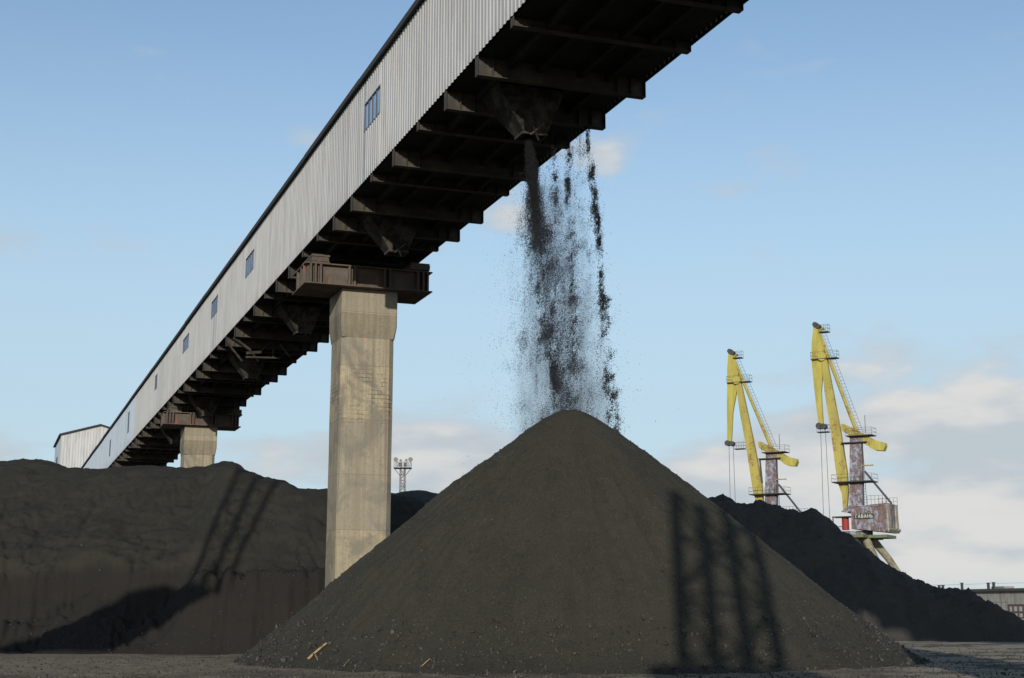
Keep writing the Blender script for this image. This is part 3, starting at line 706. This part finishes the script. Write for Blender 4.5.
# ------------------------------------------------------------------ portal cranes
CPX, CY = 856.0, 190.0; PSI = R(30)
cX = at(CPX, 520, CY)[0]
ucos = math.cos(PSI)
def cu(px, py):
    r = ray(px, py); q = r[0] / r[1]; u = (q * CY - cX) / (ucos + q * math.sin(PSI))
    return (float(u), float(at(px, py, CY - u * math.sin(PSI))[2]))
def make_crane(label, lean=0.0, fly=0.0):
    def J(px, py): return (px - lean * max(0, 511 - py) / 150.0, py)
    def Fl(px, py): q = J(px, py); return (q[0] - fly * max(0, py - 358) / 65.0, q[1])
    root = bpy.data.objects.new('portal_crane', None); COL.objects.link(root); ORIG[root.name] = (0, 0, 0)
    tag(root, label, 'crane', 'portal cranes behind the right coal heap')
    T = lambda u, w, z: (u, w, z)
    def girder(name, pts_l, pts_r, w0, w1, mat, par=root, taper=None):
        poly = [cu(*p) for p in pts_l] + [cu(*p) for p in reversed(pts_r)]
        m = MB(); m.prism(poly, w0, w1, T); return build(name, m, mat, par)
    def platform(name, x0, x1, y, w, par=root, mat=None, rail=True):
        u0, z = cu(x0, y); u1, _ = cu(x1, y); m = MB(); m.box(u0, u1, -w, w, z, z + .12)
        p = build(name, m, mat or M['dark_metal'], par)
        if rail:
            m = MB(); H = 1.05
            for ww in (-w + .04, w - .04):
                for hh in (.55, H): m.beam((u0, ww, z + hh), (u1, ww, z + hh), .032)
                n = max(2, int((u1 - u0) / 1.3))
                for i in range(n + 1): m.beam((u0 + (u1 - u0) * i / n, ww, z + .12), (u0 + (u1 - u0) * i / n, ww, z + H), .03)
            for uu in (u0, u1):
                for hh in (.55, H): m.beam((uu, -w, z + hh), (uu, w, z + hh), .032)
            build('railing', m, M['dark_metal'], p)
        return p
    # portal
    zpl = cu(856, 539)[1]; zk = cu(901, 577)[1]
    m = MB(); m.box(-4.6, 4.6, -2.2, 2.2, zpl, zpl + .38); m.box(-2.2, 2.2, -4.6, 4.6, zpl + .003, zpl + .377)
    pl = build('portal_platform', m, M['green'], root)
    for sx in (-1, 1):
        for sy in (-1, 1):
            m = MB(); kx, ky = sx * 4.45, sy * 4.45
            m.tube([(sx * 1.6, sy * 1.6, zpl - .02), (sx * 3.1, sy * 3.1, (zpl + zk) / 2 + .1), (kx, ky, zk)], .55, 10, .40)
            m.tube([(kx, ky, zk + .7), (kx, ky, zk - .5)], .62, 10)
            m.tube([(kx, ky, zk - .4), (kx, ky, 1.0)], .42, 8, .5)
            leg = build('leg', m, M['leg_tan'], root)
            m = MB(); m.box(kx - 1.6, kx + 1.6, ky - .35, ky + .35, .45, 1.05)
            for q in (-1.1, -.4, .4, 1.1): m.tube([(kx + q, ky - .2, .42), (kx + q, ky + .2, .42)], .34, 12)
            build('bogie', m, M['dark_metal'], leg)
    m = MB()
    for sx in (-1, 1):
        m.tube([(sx * 4.4, -4.4, zk + .1), (sx * 4.4, 4.4, zk + .1)], .16, 8); m.tube([(-4.4, sx * 4.4, zk + .1), (4.4, sx * 4.4, zk + .1)], .16, 8)
    m.beam((1.3, -1.5, zpl), (1.3, -1.5, zk), .22); m.beam((2.2, -1.0, zpl), (2.2, -1.0, zk), .18)
    for i in range(4): m.beam((1.3, -1.5, zk + (i + .5) * (zpl - zk) / 4), (2.2, -1.0, zk + (i + .5) * (zpl - zk) / 4), .1)
    build('brace', m, M['dark_metal'], root)
    m = MB(); m.tube([(0, 0, zpl - .05), (0, 0, zk + 1.0)], 1.9, 16, .9); build('column', m, M['rust_blue'], root)
    m = MB(); m.tube([(0, 0, zpl + .39), (0, 0, zpl + .95)], 2.1, 24); build('turntable', m, M['rust_blue'], root)
    # machine house
    zb, zt = cu(856, 531.5)[1], cu(856, 508)[1]
    u0 = cu(857.3, 520)[0]; u1 = cu(892.8, 520)[0]
    m = MB(); W = 2.7
    poly = [(u0, zb + .2), (u0 + 1.2, zb + .1), (u1 - .3, zb - .3), (u1, zb + .1), (u1, zt + .35), (u0, zt)]
    m.prism(poly, -W, W, T); h = build('machine_house', m, M['rust_house'], root)
    m = MB()
    for w0, w1 in ((-W - .02, -W + 1.15), (W - 1.5, W - .55)):
        m.prism([(u1 + .002, zb + .2), (u1 + .22, zb + .3), (u1 + .10, zt + .1), (u1 + .002, zt + .3)], w0, w1, T)
    m.prism([(u1 + .003, zb - .3), (u1 + .3, zb + .05), (u1 + .3, zb + .25), (u1 + .003, zb + .25)], -W, W, T)
    c = build('counterweight_panel', m, M['beige'], h)
    m = MB(); m.box(u0 + .6, u0 + .75, -W - .08, -W - .003, zb + .3, zt - .2); m.box(u1 - 2.0, u1 - 1.1, -W - .05, -W - .003, zb + .5, zt - .6)
    m.box(u0, u1, -W - .10, -W - .003, zt - .02, zt + .1); build('panel', m, M['rust_blue'], h)
    m = MB(); sx0 = cu(861.2, 518)[0]; sx1 = cu(879.9, 518)[0]; sz0 = cu(856, 520.2)[1]; sz1 = cu(856, 515.4)[1]
    m.box(sx0, sx1, -W - .16, -W - .103, sz0, sz1); sg = build('sign', m, M['sign_dark'], h)
    cdat = bpy.data.curves.new('letters', 'FONT'); cdat.body = 'ГАВАНЬ'; cdat.size = 1.0; cdat.extrude = .02; cdat.align_x = 'CENTER'; cdat.align_y = 'CENTER'; cdat.space_character = 1.15
    to = bpy.data.objects.new('letters_tmp', cdat); COL.objects.link(to)
    bpy.context.view_layer.update(); me = bpy.data.meshes.new_from_object(to.evaluated_get(bpy.context.evaluated_depsgraph_get())); bpy.data.objects.remove(to)
    vsx = [v.co.x for v in me.vertices]; vsy = [v.co.y for v in me.vertices]
    kx = (sx1 - sx0) * .9 / (max(vsx) - min(vsx)); ky = (sz1 - sz0) * .72 / (max(vsy) - min(vsy)); mx = (max(vsx) + min(vsx)) / 2; my = (max(vsy) + min(vsy)) / 2
    for v in me.vertices: v.co = Vector(((v.co.x - mx) * kx + (sx0 + sx1) / 2, -W - .185 - v.co.z, (v.co.y - my) * ky + (sz0 + sz1) / 2))
    me.materials.append(M['white_letter']); lo = bpy.data.objects.new('lettering', me); COL.objects.link(lo); lo.parent = sg
    # roof railing of the house
    for ww in (-W + .1, W - .1):
        m = MB()
        for hh in (.5, 1.0): m.beam((u0 + 2.2, ww, zt + .35 + hh), (u1, ww, zt + .35 + hh), .035)
        for i in range(6): m.beam((u0 + 2.2 + (u1 - u0 - 2.2) * i / 5, ww, zt + .2), (u0 + 2.2 + (u1 - u0 - 2.2) * i / 5, ww, zt + 1.35), .035)
        build('railing', m, M['dark_metal'], h)
    # cab
    cz0, cz1 = cu(856, 530)[1], cu(856, 517.5)[1]; ca = cu(843.2, 520)[0]; cb = cu(850.2, 520)[0]
    m = MB(); m.tube([((ca + cb) / 2, -.6, cz0), ((ca + cb) / 2, -.6, cz1)], (cb - ca) / 2, 14); cab = build('cab', m, M['red'], root)
    m = MB(); m.box(ca - 1.0, cb + .4, -1.6, .4, cz1 + .003, cz1 + .13); m.beam((ca - .9, -1.5, cz1), (ca - .9, -1.5, cz0 + .3), .12); m.beam((ca - .9, -1.5, cz0 + .4), (ca + .3, -1.5, cz0 + .4), .1)
    build('cab_roof', m, M['dark_metal'], cab)
    # tower
    m = MB(); ta, z0 = cu(850.4, 509); tb, _ = cu(863.6, 507); tc_, z1 = cu(850.6, 437); td, _ = cu(862.0, 437)
    m.hexa([(ta, -.5, z0), (tb, -.5, z0), (tb, .5, z0), (ta, .5, z0), (tc_, -.4, z1), (td, -.4, z1), (td, .4, z1), (tc_, .4, z1)])
    tw = build('tower', m, M['rust_blue'], root)
    m = MB()                                                                     # ladder up the tower face
    for uu in (tb + .15, tb + .55): m.beam((uu, -.3, z0), (uu - .25, -.3, z1), .05)
    for i in range(26): m.beam((tb + .15 - .25 * i / 26, -.3, z0 + (z1 - z0) * i / 26), (tb + .55 - .25 * i / 26, -.3, z0 + (z1 - z0) * i / 26), .04)
    build('ladder', m, M['dark_metal'], tw)
    platform('platform', 835, 875, 483.5, 1.5); platform('platform', 848, 874, 437.2, 1.1); platform('platform', 843, 868, 444, .9, rail=False)
    platform('platform', J(818, 433)[0], J(829, 433)[0], 433, .5); platform('platform', J(812, 360)[0], J(838, 360)[0], 360.5, .6); platform('platform', J(820, 333)[0], J(829, 333)[0], 333, .5)
    platform('platform', 862, 873, 466, .25, rail=False, mat=M['yellow'])
    m = MB(); pa, pz = cu(842.5, 512); pb, pz1 = cu(852, 505.5); m.prism([(pa, pz), (pb, pz - .3), (pb, pz1), (pa + .8, pz1 - .2)], -.7, .7, T); build('jib_pivot', m, M['rust_blue'], root)
    # jibs, tie rod and moving counterweight
    girder('jib', [J(*p) for p in ((821, 356), (825.5, 395), (831.2, 430), (837.8, 481), (842.4, 494), (843.6, 509))], [J(*p) for p in ((826.5, 356), (833.5, 392), (841.0, 432), (847.5, 472), (848.6, 492), (847.2, 511))], -.3, .3, M['yellow'])
    girder('fly_jib', [Fl(*p) for p in ((814, 325), (812, 345), (812, 361), (815.0, 392), (818.8, 423), (818.8, 425))], [Fl(*p) for p in ((818.5, 325), (824.3, 348), (824.0, 360), (821.6, 392), (823.4, 423), (823.6, 425))], -.2, .2, M['yellow_clean'])
    def pulley(px, py, r_, par=root):
        u, z = cu(*Fl(px, py)); m = MB(); m.tube([(u, -.45, z), (u, .45, z)], r_, 14); build('pulley', m, M['dark_metal'], par)
    pulley(815.6, 324.8, .34); pulley(818.6, 326.5, .30); pulley(819.6, 426.0, .42); pulley(824, 426.5, .38)
    hu, hz_ = cu(*J(823, 357)); m = MB(); m.tube([(hu, -.6, hz_), (hu, .6, hz_)], .6, 16); build('hinge', m, M['yellow_clean'], root)
    u, z = cu(*J(818.5, 331)); v_, zz = cu(857.5, 434)
    m = MB(); m.tube([(u, 0, z), (v_, 0, zz)], .24, 8); m.tube([(u, 0, z), (u + .8, 0, z + .3)], .2, 6); tie = build('tie_rod', m, M['yellow'], root)
    m = MB(); off = .45
    for k in (0, 1): m.beam((u + .35 + off * k, .0, z + .2), (v_ + .2 + off * k, .0, zz + .6), .035)
    for i in range(30):
        f = i / 29; uu = u + .35 + (v_ - u - .15) * f; z_ = z + .2 + (zz + .6 - z - .2) * f; m.beam((uu, 0, z_), (uu + off, 0, z_), .03)
    build('ladder', m, M['dark_metal'], tie)
    girder('counterweight_arm', [(841.2, 424.5), (842.5, 431), (860, 441.5), (870.5, 447)], [(843.5, 424), (856, 429.5), (872, 438.5), (877, 441)], -.3, .3, M['yellow'])
    girder('counterweight', [(870.5, 440.5), (870.8, 448), (876, 450.5), (884.5, 451)], [(872, 440), (880, 441.5), (885.5, 443), (886.3, 446)], -.6, .6, M['yellow_clean'])
    m = MB(); a_, za = cu(864, 471); b_, zb_ = cu(891, 503.5); m.beam((a_, .3, za), (b_, .3, zb_), .24); build('stay', m, M['dark_metal'], root); m = MB(); a_, za = cu(843, 444); b_, zb_ = cu(843, 470)
    m.beam((a_, 0, za), (b_ + .4, 0, zb_), .2); build('stay', m, M['dark_metal'], root)
    # hoisting ropes
    for px in (820.5, 825.2):
        u, z = cu(*Fl(px, 426)); m = MB(); m.tube([(u, 0, z), (u + (.15 if px > 822 else -.1), 0, cu(px, 545)[1])], .035, 4); build('rope', m, M['rope'], root)
    m = MB(); u, z = cu(870, 433); m.beam((u - .6, 0, z), (u - .6, 0, z + 2.4), .06); build('antenna', m, M['dark_metal'], root)
    return root
crane = make_crane('nearer taller looking yellow portal crane with its rusty machine house in view')
crane.location = (cX, CY, 0); crane.rotation_euler = (0, 0, -PSI)
crane2 = make_crane('farther yellow portal crane with its base hidden behind the right coal heap', 6.0, 9.0)
crane2.location = (at(769.0, 480, 210.5)[0], 210.5, 0); crane2.rotation_euler = (0, 0, -PSI)

# ------------------------------------------------------------------ floodlight mast
MY = 205.0; Pm = at(402.6, 480, MY); mx = float(Pm[0])
mast = thing('floodlight_mast', (mx, MY, 0), 'lattice floodlight mast with lamps on a railed platform beside the pier', 'light mast')
zp_ = float(at(402, 468.6, MY)[2]); mp = float(MY / 1435)
def lattice(m, x, y, z0, z1, w0, w1, n, r, rot=0.0, rd=None):
    rd = rd or r * .6
    def corner(k, f):
        w = (w0 + (w1 - w0) * f) / 2; a = rot + math.pi / 4 + k * math.pi / 2
        return Vector((x + w * 1.414 * math.cos(a), y + w * 1.414 * math.sin(a), z0 + (z1 - z0) * f))
    for k in range(4):
        m.tube([corner(k, 0), corner(k, 1)], r, 6)
        for i in range(n):
            f0, f1 = i / n, (i + 1) / n; j = (k + 1) % 4
            m.tube([corner(k, f0), corner(j, f0)], rd, 5)
            if (i + k) % 2: m.tube([corner(k, f0), corner(j, f1)], rd, 5)
            else: m.tube([corner(j, f0), corner(k, f1)], rd, 5)
m = MB(); lattice(m, mx, MY, 0, zp_, 1.1, .62, 26, .075, .3, .05); build('lattice_shaft', m, M['grey_metal'], mast)
m = MB(); m.box(mx - 1.25, mx + 1.25, MY - .8, MY + .8, zp_, zp_ + .12)
for s in (-1, 1): m.beam((mx + s * 1.2, MY, zp_), (mx + s * .3, MY, zp_ - 1.1), .08)
pf = build('platform', m, M['dark_metal'], mast)
m = MB()
for yy in (MY - .75, MY + .75):
    for hh in (.45, .9): m.beam((mx - 1.2, yy, zp_ + hh), (mx + 1.2, yy, zp_ + hh), .05)
    for i in range(6): m.beam((mx - 1.2 + .48 * i, yy, zp_ + .1), (mx - 1.2 + .48 * i, yy, zp_ + .95), .05)
build('railing', m, M['grey_metal'], pf)
for dx, dz, r_ in ((-.95, 1.35, .34), (1.15, 1.35, .34), (-.25, 1.2, .2), (.55, 1.25, .2)):
    m = MB(); c = Vector((mx + dx, MY - .5, zp_ + dz)); m.tube([c, c + Vector((0, -.12, -.05)), c + Vector((0, -.3, -.12))], r_ * .6, 14, r_); m.beam(c, c + Vector((-dx * .15, .2, -dz + .1)), .07)
    build('floodlight', m, M['grey_metal'], mast)
for dx in (-.55, .15):
    m = MB(); m.box(mx + dx, mx + dx + .42, MY - .4, MY, zp_ + .3, zp_ + .82); build('switch_box', m, M['dark_metal'], mast)

# ------------------------------------------------------------------ warehouse at the right edge
WA = 150.0; wt0, wt1 = 166.0, 252.0
wh = thing('warehouse', G(WA + 8, 230, 0), 'low concrete panel warehouse at the right edge behind the dark heap', 'building')
def wz(px, py):
    r = ray(px, py); k = WA / (r[0] * Cc[0] + r[1] * Cc[1]); P = r * k; return float(P[2] + EYE), float(P[0] * D[0] + P[1] * D[1])
ztop = wz(985, 591.6)[0]; wzt, wta = wz(1008.5, 604.2); wzb, wtb = wz(1030, 618.5)
T = G; m = MB()
m.box(WA, WA + 18, wta + .01, wt1, 0, ztop, T); m.box(WA, WA + 18, wt0, wtb - .01, 0, ztop, T); m.box(WA, WA + 18, wtb - .008, wta + .008, wzt, ztop - .003, T); m.box(WA + 1, WA + 18, wtb - .008, wta + .008, 0, wzt - .01, T)
build('wall', m, M['panel'], wh)
m = MB(); t = wt0
for z in (ztop * .63, ztop * .33):
    m.box(WA - .012, WA - .003, wta + .1, wt1, z, z + .05, T)
while t < wt1:
    if not (wtb < t < wta): m.box(WA - .02, WA - .013, t, t + .07, .1, ztop - .1, T)
    t += 5.2
build('panel_joint', m, M['dark_metal'], wh)
m = MB(); m.box(WA - .6, WA + 18.5, wt0 - .3, wt1 + .3, ztop + .003, ztop + .42, T); rf = build('roof', m, M['dark_metal'], wh)
for i, (t, hh_) in enumerate(((180.5, .9), (181.6, .65), (189.6, .95), (190.9, .9), (197.5, 1.0), (202.5, .7), (203.5, .7))):
    m = MB(); m.box(WA + 1, WA + 1.25, t, t + .4, ztop + .42, ztop + .42 + hh_, T); m.box(WA + .93, WA + 1.32, t - .08, t + .48, ztop + .423 + hh_, ztop + .52 + hh_, T)
    build('roof_post', m, M['dark_metal'], rf)
m = MB()
for a, b_ in ((180, 183.5), (188.5, 191.5), (171, 175)): m.box(WA + 2, WA + 4, a, b_, ztop + .42, ztop + .82, T)
build('skylight', m, M['grey_metal'], rf)
m = MB(); m.beam(G(WA + 1.1, 168, ztop + 1.25), G(WA + 1.1, 206, ztop + 1.25), .03); m.beam(G(WA + 1.1, 181, ztop + .4), G(WA + 1.1, 181, ztop + 2.4), .07); build('roof_wire', m, M['dark_metal'], rf)
m = MB(); w_ = (wta - wtb)
for i in range(5): m.box(WA - .06, WA + .06, wtb + w_ * i / 4 - (.18 if i == 4 else 0), wtb + w_ * i / 4 + .22 - (.04 if i == 4 else 0), wzb, wzt, T)
m.box(WA - .05, WA + .05, wtb, wta, wzb, wzb + .2, T); m.box(WA - .05, WA + .05, wtb, wta, wzt - .25, wzt - .003, T); m.box(WA - .055, WA + .045, wtb, wta, (wzt + wzb) / 2 - .2, (wzt + wzb) / 2, T)
wd = build('window', m, material('brown_frame', (.10,.07,.06), .8), wh)
m = MB(); m.box(WA + .10, WA + .13, wtb + .02, wta - .02, wzb + .01, wzt - .02, T); build('pane', m, material('pale_glass', (.36,.37,.38), .3), wd)
m = MB(); m.box(WA - .04, WA + .04, wtb, wta, .02, wzb - .003, T); build('sill_panel', m, M['panel'], wd)

# ------------------------------------------------------------------ wood lying at the foot of the cone
def on_cone(px, py):
    r = ray(px, py); lo = 36.0
    for i in range(900):
        Y = lo + i * .02; P = r * (Y / r[1]) + np.array([0, 0, EYE])
        if P[2] <= max(float(cone_z(P[0], P[1])), float(ground_z(P[0], P[1]))): return P
    return P
def stick(p0, p1, w, name, label, extra=None):
    a = Vector(on_cone(*p0)) + Vector((0, -.05, .03)); b = Vector(on_cone(*p1)) + Vector((0, -.10, .06))
    root = thing(name, tuple(a), label, 'wood scrap')
    m = MB(); mid = (a + b) / 2 + Vector((.01, 0, .02)); m.tube([a, mid, b], w, 5, w * .7); build('plank', m, M['wood'], root)
    if extra:
        c = a.lerp(b, .35); d = Vector(on_cone(*extra)) + Vector((0, -.04, .03)); m = MB(); m.tube([c, d], w * .6, 5, w * .3); build('splinter', m, M['wood'], root)
stick((308, 660), (327, 645), .038, 'broken_plank', 'broken pale plank lying at the left foot of the coal cone', (318, 661))
stick((344, 667), (350, 661), .012, 'wooden_stick', 'thin short stick just right of the broken plank')
stick((422, 667), (430, 661), .012, 'wooden_stick', 'thin short stick at the front foot of the cone')

# ------------------------------------------------------------------ falling coal
def stream_particles():
    pts = []; sizes = []
    YS = float(PEAK[1]) + .25
    def pix(px, py, dy): 
        r_x = (px - 512) / CAM_F; v = (339 - py) / CAM_F
        dirs = FW[None] + RT[None] * r_x[:, None] + UPV[None] * v[:, None]
        k = (YS + dy) / dirs[:, 1]; return dirs * k[:, None] + np.array([0, 0, EYE])
    def emit(n, ys, xs_, ws, dens, s0, s1, cl, thr, seed, dpow=3.0, sk=0.0):
        # n samples: height by the density curve, across by a bell, then thinned by clumpy noise
        y = np.interp(RNG.random(n), np.linspace(0, 1, len(dens)), dens)
        xc = np.interp(y, ys, xs_); w = np.interp(y, ys, ws)
        off = RNG.normal(0, 1, n); x = xc + off * w * (.55 + .8 * vnoise(y * .09, seed * 3.1 + 0 * y)) + 9.0 * fbm(y, y * 0, .05, 4, .65, seed) * smooth(150, 260, y)
        dz = RNG.normal(0, 1, n) * w * .035
        nz = .80 * fbm(x * cl * 1.15, y * cl * .85 + x * .04, 1.0, 5, .68, seed + dz * .4) + .34 * fbm(x * cl * 4.5, y * cl * .55, 1.0, 3, .6, seed + 4.4)
        keep = RNG.random(n) < np.clip(np.exp(12.0 * (nz - thr)) * .26, 0, .8)
        x, y, dz = x[keep], y[keep], dz[keep]
        pts.append(pix(x, y, dz)); sizes.append(s0 + (s1 - s0) * RNG.random(len(x)) ** dpow)
    lin = lambda a, b, g=1.0: a + (b - a) * np.linspace(0, 1, 40) ** g
    # main stream out of the chute
    emit(200000, [120, 165, 200, 260, 320, 380, 425], [529, 532, 534, 543, 551, 558, 563], [1.0, 2.4, 4.6, 6.5, 6.5, 6, 6], lin(126, 428, 1.3), .005, .017, .085, .03, 1.0)
    emit(52000, [120, 165, 200, 240], [526, 531, 534, 539], [1.8, 2.8, 4.0, 6.0], 124 + 150 * (1 - np.sqrt(1 - np.linspace(0, 1, 60))), .006, .016, .12, -.20, 1.5)
    emit(190000, [170, 250, 320, 425], [531, 535, 542, 551], [6, 12, 15, 19], lin(172, 432, .85), .004, .011, .07, .03, 3.0)
    # second, thin
    emit(22000, [130, 200, 300, 425], [553, 555, 560, 566], [1.2, 2.6, 6, 9], lin(130, 425), .006, .018, .10, .03, 5.0)
    # third
    emit(95000, [120, 200, 300, 425], [569, 568, 570, 574], [1.6, 2.2, 4.4, 8], lin(126, 428), .005, .014, .08, .05, 7.0)
    # fourth
    emit(95000, [115, 150, 200, 260, 320, 380, 445], [586, 588, 595, 600, 604, 609, 616], [1.4, 2.2, 2.4, 2.4, 2.8, 3.4, 4], lin(126, 448, 1.1), .005, .016, .085, .06, 9.0)
    # thin curtain between them
    emit(34000, [120, 200, 300, 425], [578, 581, 586, 591], [5, 8, 12, 15], lin(126, 432, .9), .005, .013, .09, .04, 11.0)
    emit(38000, [150, 240, 320, 425], [552, 553, 560, 568], [6, 12, 19, 24], lin(150, 432, .9), .005, .012, .08, .03, 13.0)
    # stray grit drifting off
    emit(16000, [180, 300, 425], [548, 550, 556], [20, 29, 38], lin(180, 425), .004, .010, .05, -.05, 15.0)
    emit(6, [470, 520], [470, 430], [3, 5], lin(450, 490), .010, .022, .05, -.4, 17.0)
    return np.concatenate(pts), np.concatenate(sizes)
P_, S_ = stream_particles()
okk = (P_[:, 2] > cone_z(P_[:, 0], P_[:, 1])) & (P_[:, 2] < ZB + zs(48) - .1)
P_, S_ = P_[okk], S_[okk]
n = len(P_)
tb_ = np.array([(1,1,1),(1,-1,-1),(-1,1,-1),(-1,-1,1)], float)
V = tb_[None] * RNG.uniform(.5, 1.2, (n, 4, 3))
ang = RNG.uniform(0, 6.28, n); ca_, sa_ = np.cos(ang), np.sin(ang)
V = np.stack([V[..., 0] * ca_[:, None] - V[..., 1] * sa_[:, None], V[..., 0] * sa_[:, None] + V[..., 1] * ca_[:, None], V[..., 2] * 1.25], -1)
V = V * S_[:, None, None] + P_[:, None, :]
F = np.array([(0,1,2),(0,3,1),(0,2,3),(1,3,2)])[None] + (np.arange(n) * 4)[:, None, None]
tag(mesh_obj('falling_coal', V.reshape(-1, 3), F.reshape(-1, 3), M['falling'], np_mode=True), 'streams of coal grit falling from the gallery chute onto the cone', 'falling coal', kind='stuff')
print('falling particles', n)
def dust_veil():
    c0 = at(556, 250, float(PEAK[1]) + .25); base = (float(c0[0]), float(c0[1]), 8.6)
    m = MB(); n = 20; rings = []
    for py, pxa, pxb in ((150, 522, 598), (200, 512, 604), (260, 506, 612), (330, 502, 622), (400, 500, 628), (450, 498, 632)):
        A = at(pxa, py, base[1]); B = at(pxb, py, base[1]); cx, rx = (A[0] + B[0]) / 2, (B[0] - A[0]) / 2
        rings.append([(cx + rx * math.cos(2*math.pi*i/n), base[1] + rx * .6 * math.sin(2*math.pi*i/n), float(A[2])) for i in range(n)])
    for r_ in rings: m.v += r_
    for i in range(len(rings) - 1):
        for j in range(n): m.f.append((i*n + j, i*n + (j+1) % n, (i+1)*n + (j+1) % n, (i+1)*n + j))
    m.f.append(tuple(range(n))); m.f.append(tuple((len(rings)-1)*n + j for j in range(n))[::-1])
    mat = bpy.data.materials.new('dust'); mat.use_nodes = True; t = NT(mat.node_tree); t.n.clear()
    pv = t.add('ShaderNodeVolumePrincipled'); out = t.add('ShaderNodeOutputMaterial'); t.l.new(pv.outputs[0], out.inputs['Volume'])
    pv.inputs['Color'].default_value = (.24, .27, .34, 1)
    v = objc(t); sep = t.add('ShaderNodeSeparateXYZ'); t.l.new(v, sep.inputs[0])
    h = t.m('DIVIDE', sep.outputs[2], 9.0)                                     # 0 low, 1 high
    hw = t.m('SUBTRACT', 2.25, t.m('MULTIPLY', h, 1.0))
    lean = t.m('ADD', t.m('MULTIPLY', t.m('SUBTRACT', .5, h), .35), .12)
    rx = t.m('DIVIDE', t.m('SUBTRACT', sep.outputs[0], lean), hw); ry = t.m('DIVIDE', sep.outputs[1], t.m('MULTIPLY', hw, .6))
    r2 = t.m('ADD', t.m('MULTIPLY', rx, rx), t.m('MULTIPLY', ry, ry))
    fall = t.ramp(r2, .95, .05)
    nz = t.ramp(t.noise(t.scale(v, (1, 1, .32)), 1.9, 5, .65), .40, .68)
    top = t.ramp(sep.outputs[2], 9.6, 7.0)
    pv.inputs['Density'].default_value = 0
    t.l.new(t.m('MULTIPLY', t.m('MULTIPLY', fall, top), t.m('MULTIPLY', t.m('ADD', nz, .18), .95)), pv.inputs['Density'])
    tag(build('dust_cloud', m, mat, None, base=base), 'thin veil of coal dust hanging round the falling streams', 'dust', kind='stuff')
dust_veil()

# ------------------------------------------------------------------ structures behind the camera whose shadows reach the heaps
BACK = -SUN_TRAVEL
def caster(P, k): return Vector(P) + BACK * k
# lattice tower right behind the camera: four stripes on the cone
tw = thing('lattice_tower', (1.15, -3.5, 0), 'steel lattice lighting tower standing behind the viewer', 'tower')
foot = Vector(ground_at(738, 676)); bk = BACK.copy(); bk.z = 0; bk.normalize()
tb2 = foot + bk * (foot.y + 3.5) / abs(bk.y); tx, ty = tb2.x, tb2.y
tw.location = (tx, ty, 0); ORIG[tw.name] = (tx, ty, 0)
m = MB(); lattice(m, tx, ty, 0, 19.4, 2.2, 1.95, 8, .20, math.atan(.5) - SUN_AZ, .075); build('lattice_shaft', m, M['grey_metal'], tw)
m = MB(); zpb = 11.45; m.box(tx - 2.2, tx + 2.2, ty - 1.6, ty + 1.6, zpb - .5, zpb + .1); build('platform', m, M['dark_metal'], tw)

# luffing crane standing left of the viewer: its counterweight house and lattice jib shade the left heap
def left_hit(px, py):
    r = ray(px, py); t = 48.0
    while t < 112:
        P = r * (t / r[1]) + np.array([0, 0, EYE])
        if P[2] <= max(float(left_z(P[0], P[1])), float(ground_z(P[0], P[1]))): return P
        t += .04
    return P
YC = 26.0
def on_sheet(px, py):
    P = left_hit(px, py); k = (P[1] - YC) / (-BACK.y); return (P[0] + BACK.x * k, P[2] + BACK.z * k)
out = [on_sheet(*p) for p in ((-30, 652), (60, 628), (129, 594), (165, 587), (205, 588), (212, 592), (180, 609), (150, 628), (108, 650))]
cxm = sum(p[0] for p in out) / len(out)
cr3 = thing('luffing_crane', (cxm - 4, YC, 0), 'dark luffing crane with a lattice jib standing left of the viewer', 'crane')
m = MB(); m.prism(out, YC - .5, YC + .5, lambda u, w, z: (u, w, z)); build('machine_house', m, M['dark_metal'], cr3)
lowx, lowz = out[0]; m = MB(); m.tube([(lowx - .8, YC, 0), (lowx - .8, YC, lowz + .6)], .8, 12); build('column', m, M['dark_metal'], cr3)
m = MB(); ch = []
for b_, t_ in (((188, 586), (231, 489)), ((203, 586), (250, 490)), ((219, 588), (270, 492))):
    x0, z0 = on_sheet(*b_); x1, z1 = on_sheet(*t_); dx, dz = x1 - x0, z1 - z0
    ch.append(((x0 - dx * .05, z0 - dz * .05), (x0 + dx * 1.9, z0 + dz * 1.9)))
    m.tube([(ch[-1][0][0], YC, ch[-1][0][1]), (ch[-1][1][0], YC, ch[-1][1][1])], .17, 6)
for i in range(16):
    f0, f1 = i / 16, (i + 1) / 16
    for (p, q) in ((0, 1), (1, 2)):
        A_ = [ch[p][0][j] + (ch[p][1][j] - ch[p][0][j]) * f0 for j in (0, 1)]; B_ = [ch[q][0][j] + (ch[q][1][j] - ch[q][0][j]) * (f1 if i % 2 else f0) for j in (0, 1)]
        A2 = [ch[p][0][j] + (ch[p][1][j] - ch[p][0][j]) * (f0 if i % 2 else f1) for j in (0, 1)]
        m.tube([(A2[0], YC, A2[1]), (B_[0], YC, B_[1])], .05, 5)
build('lattice_jib', m, M['grey_metal'], cr3)
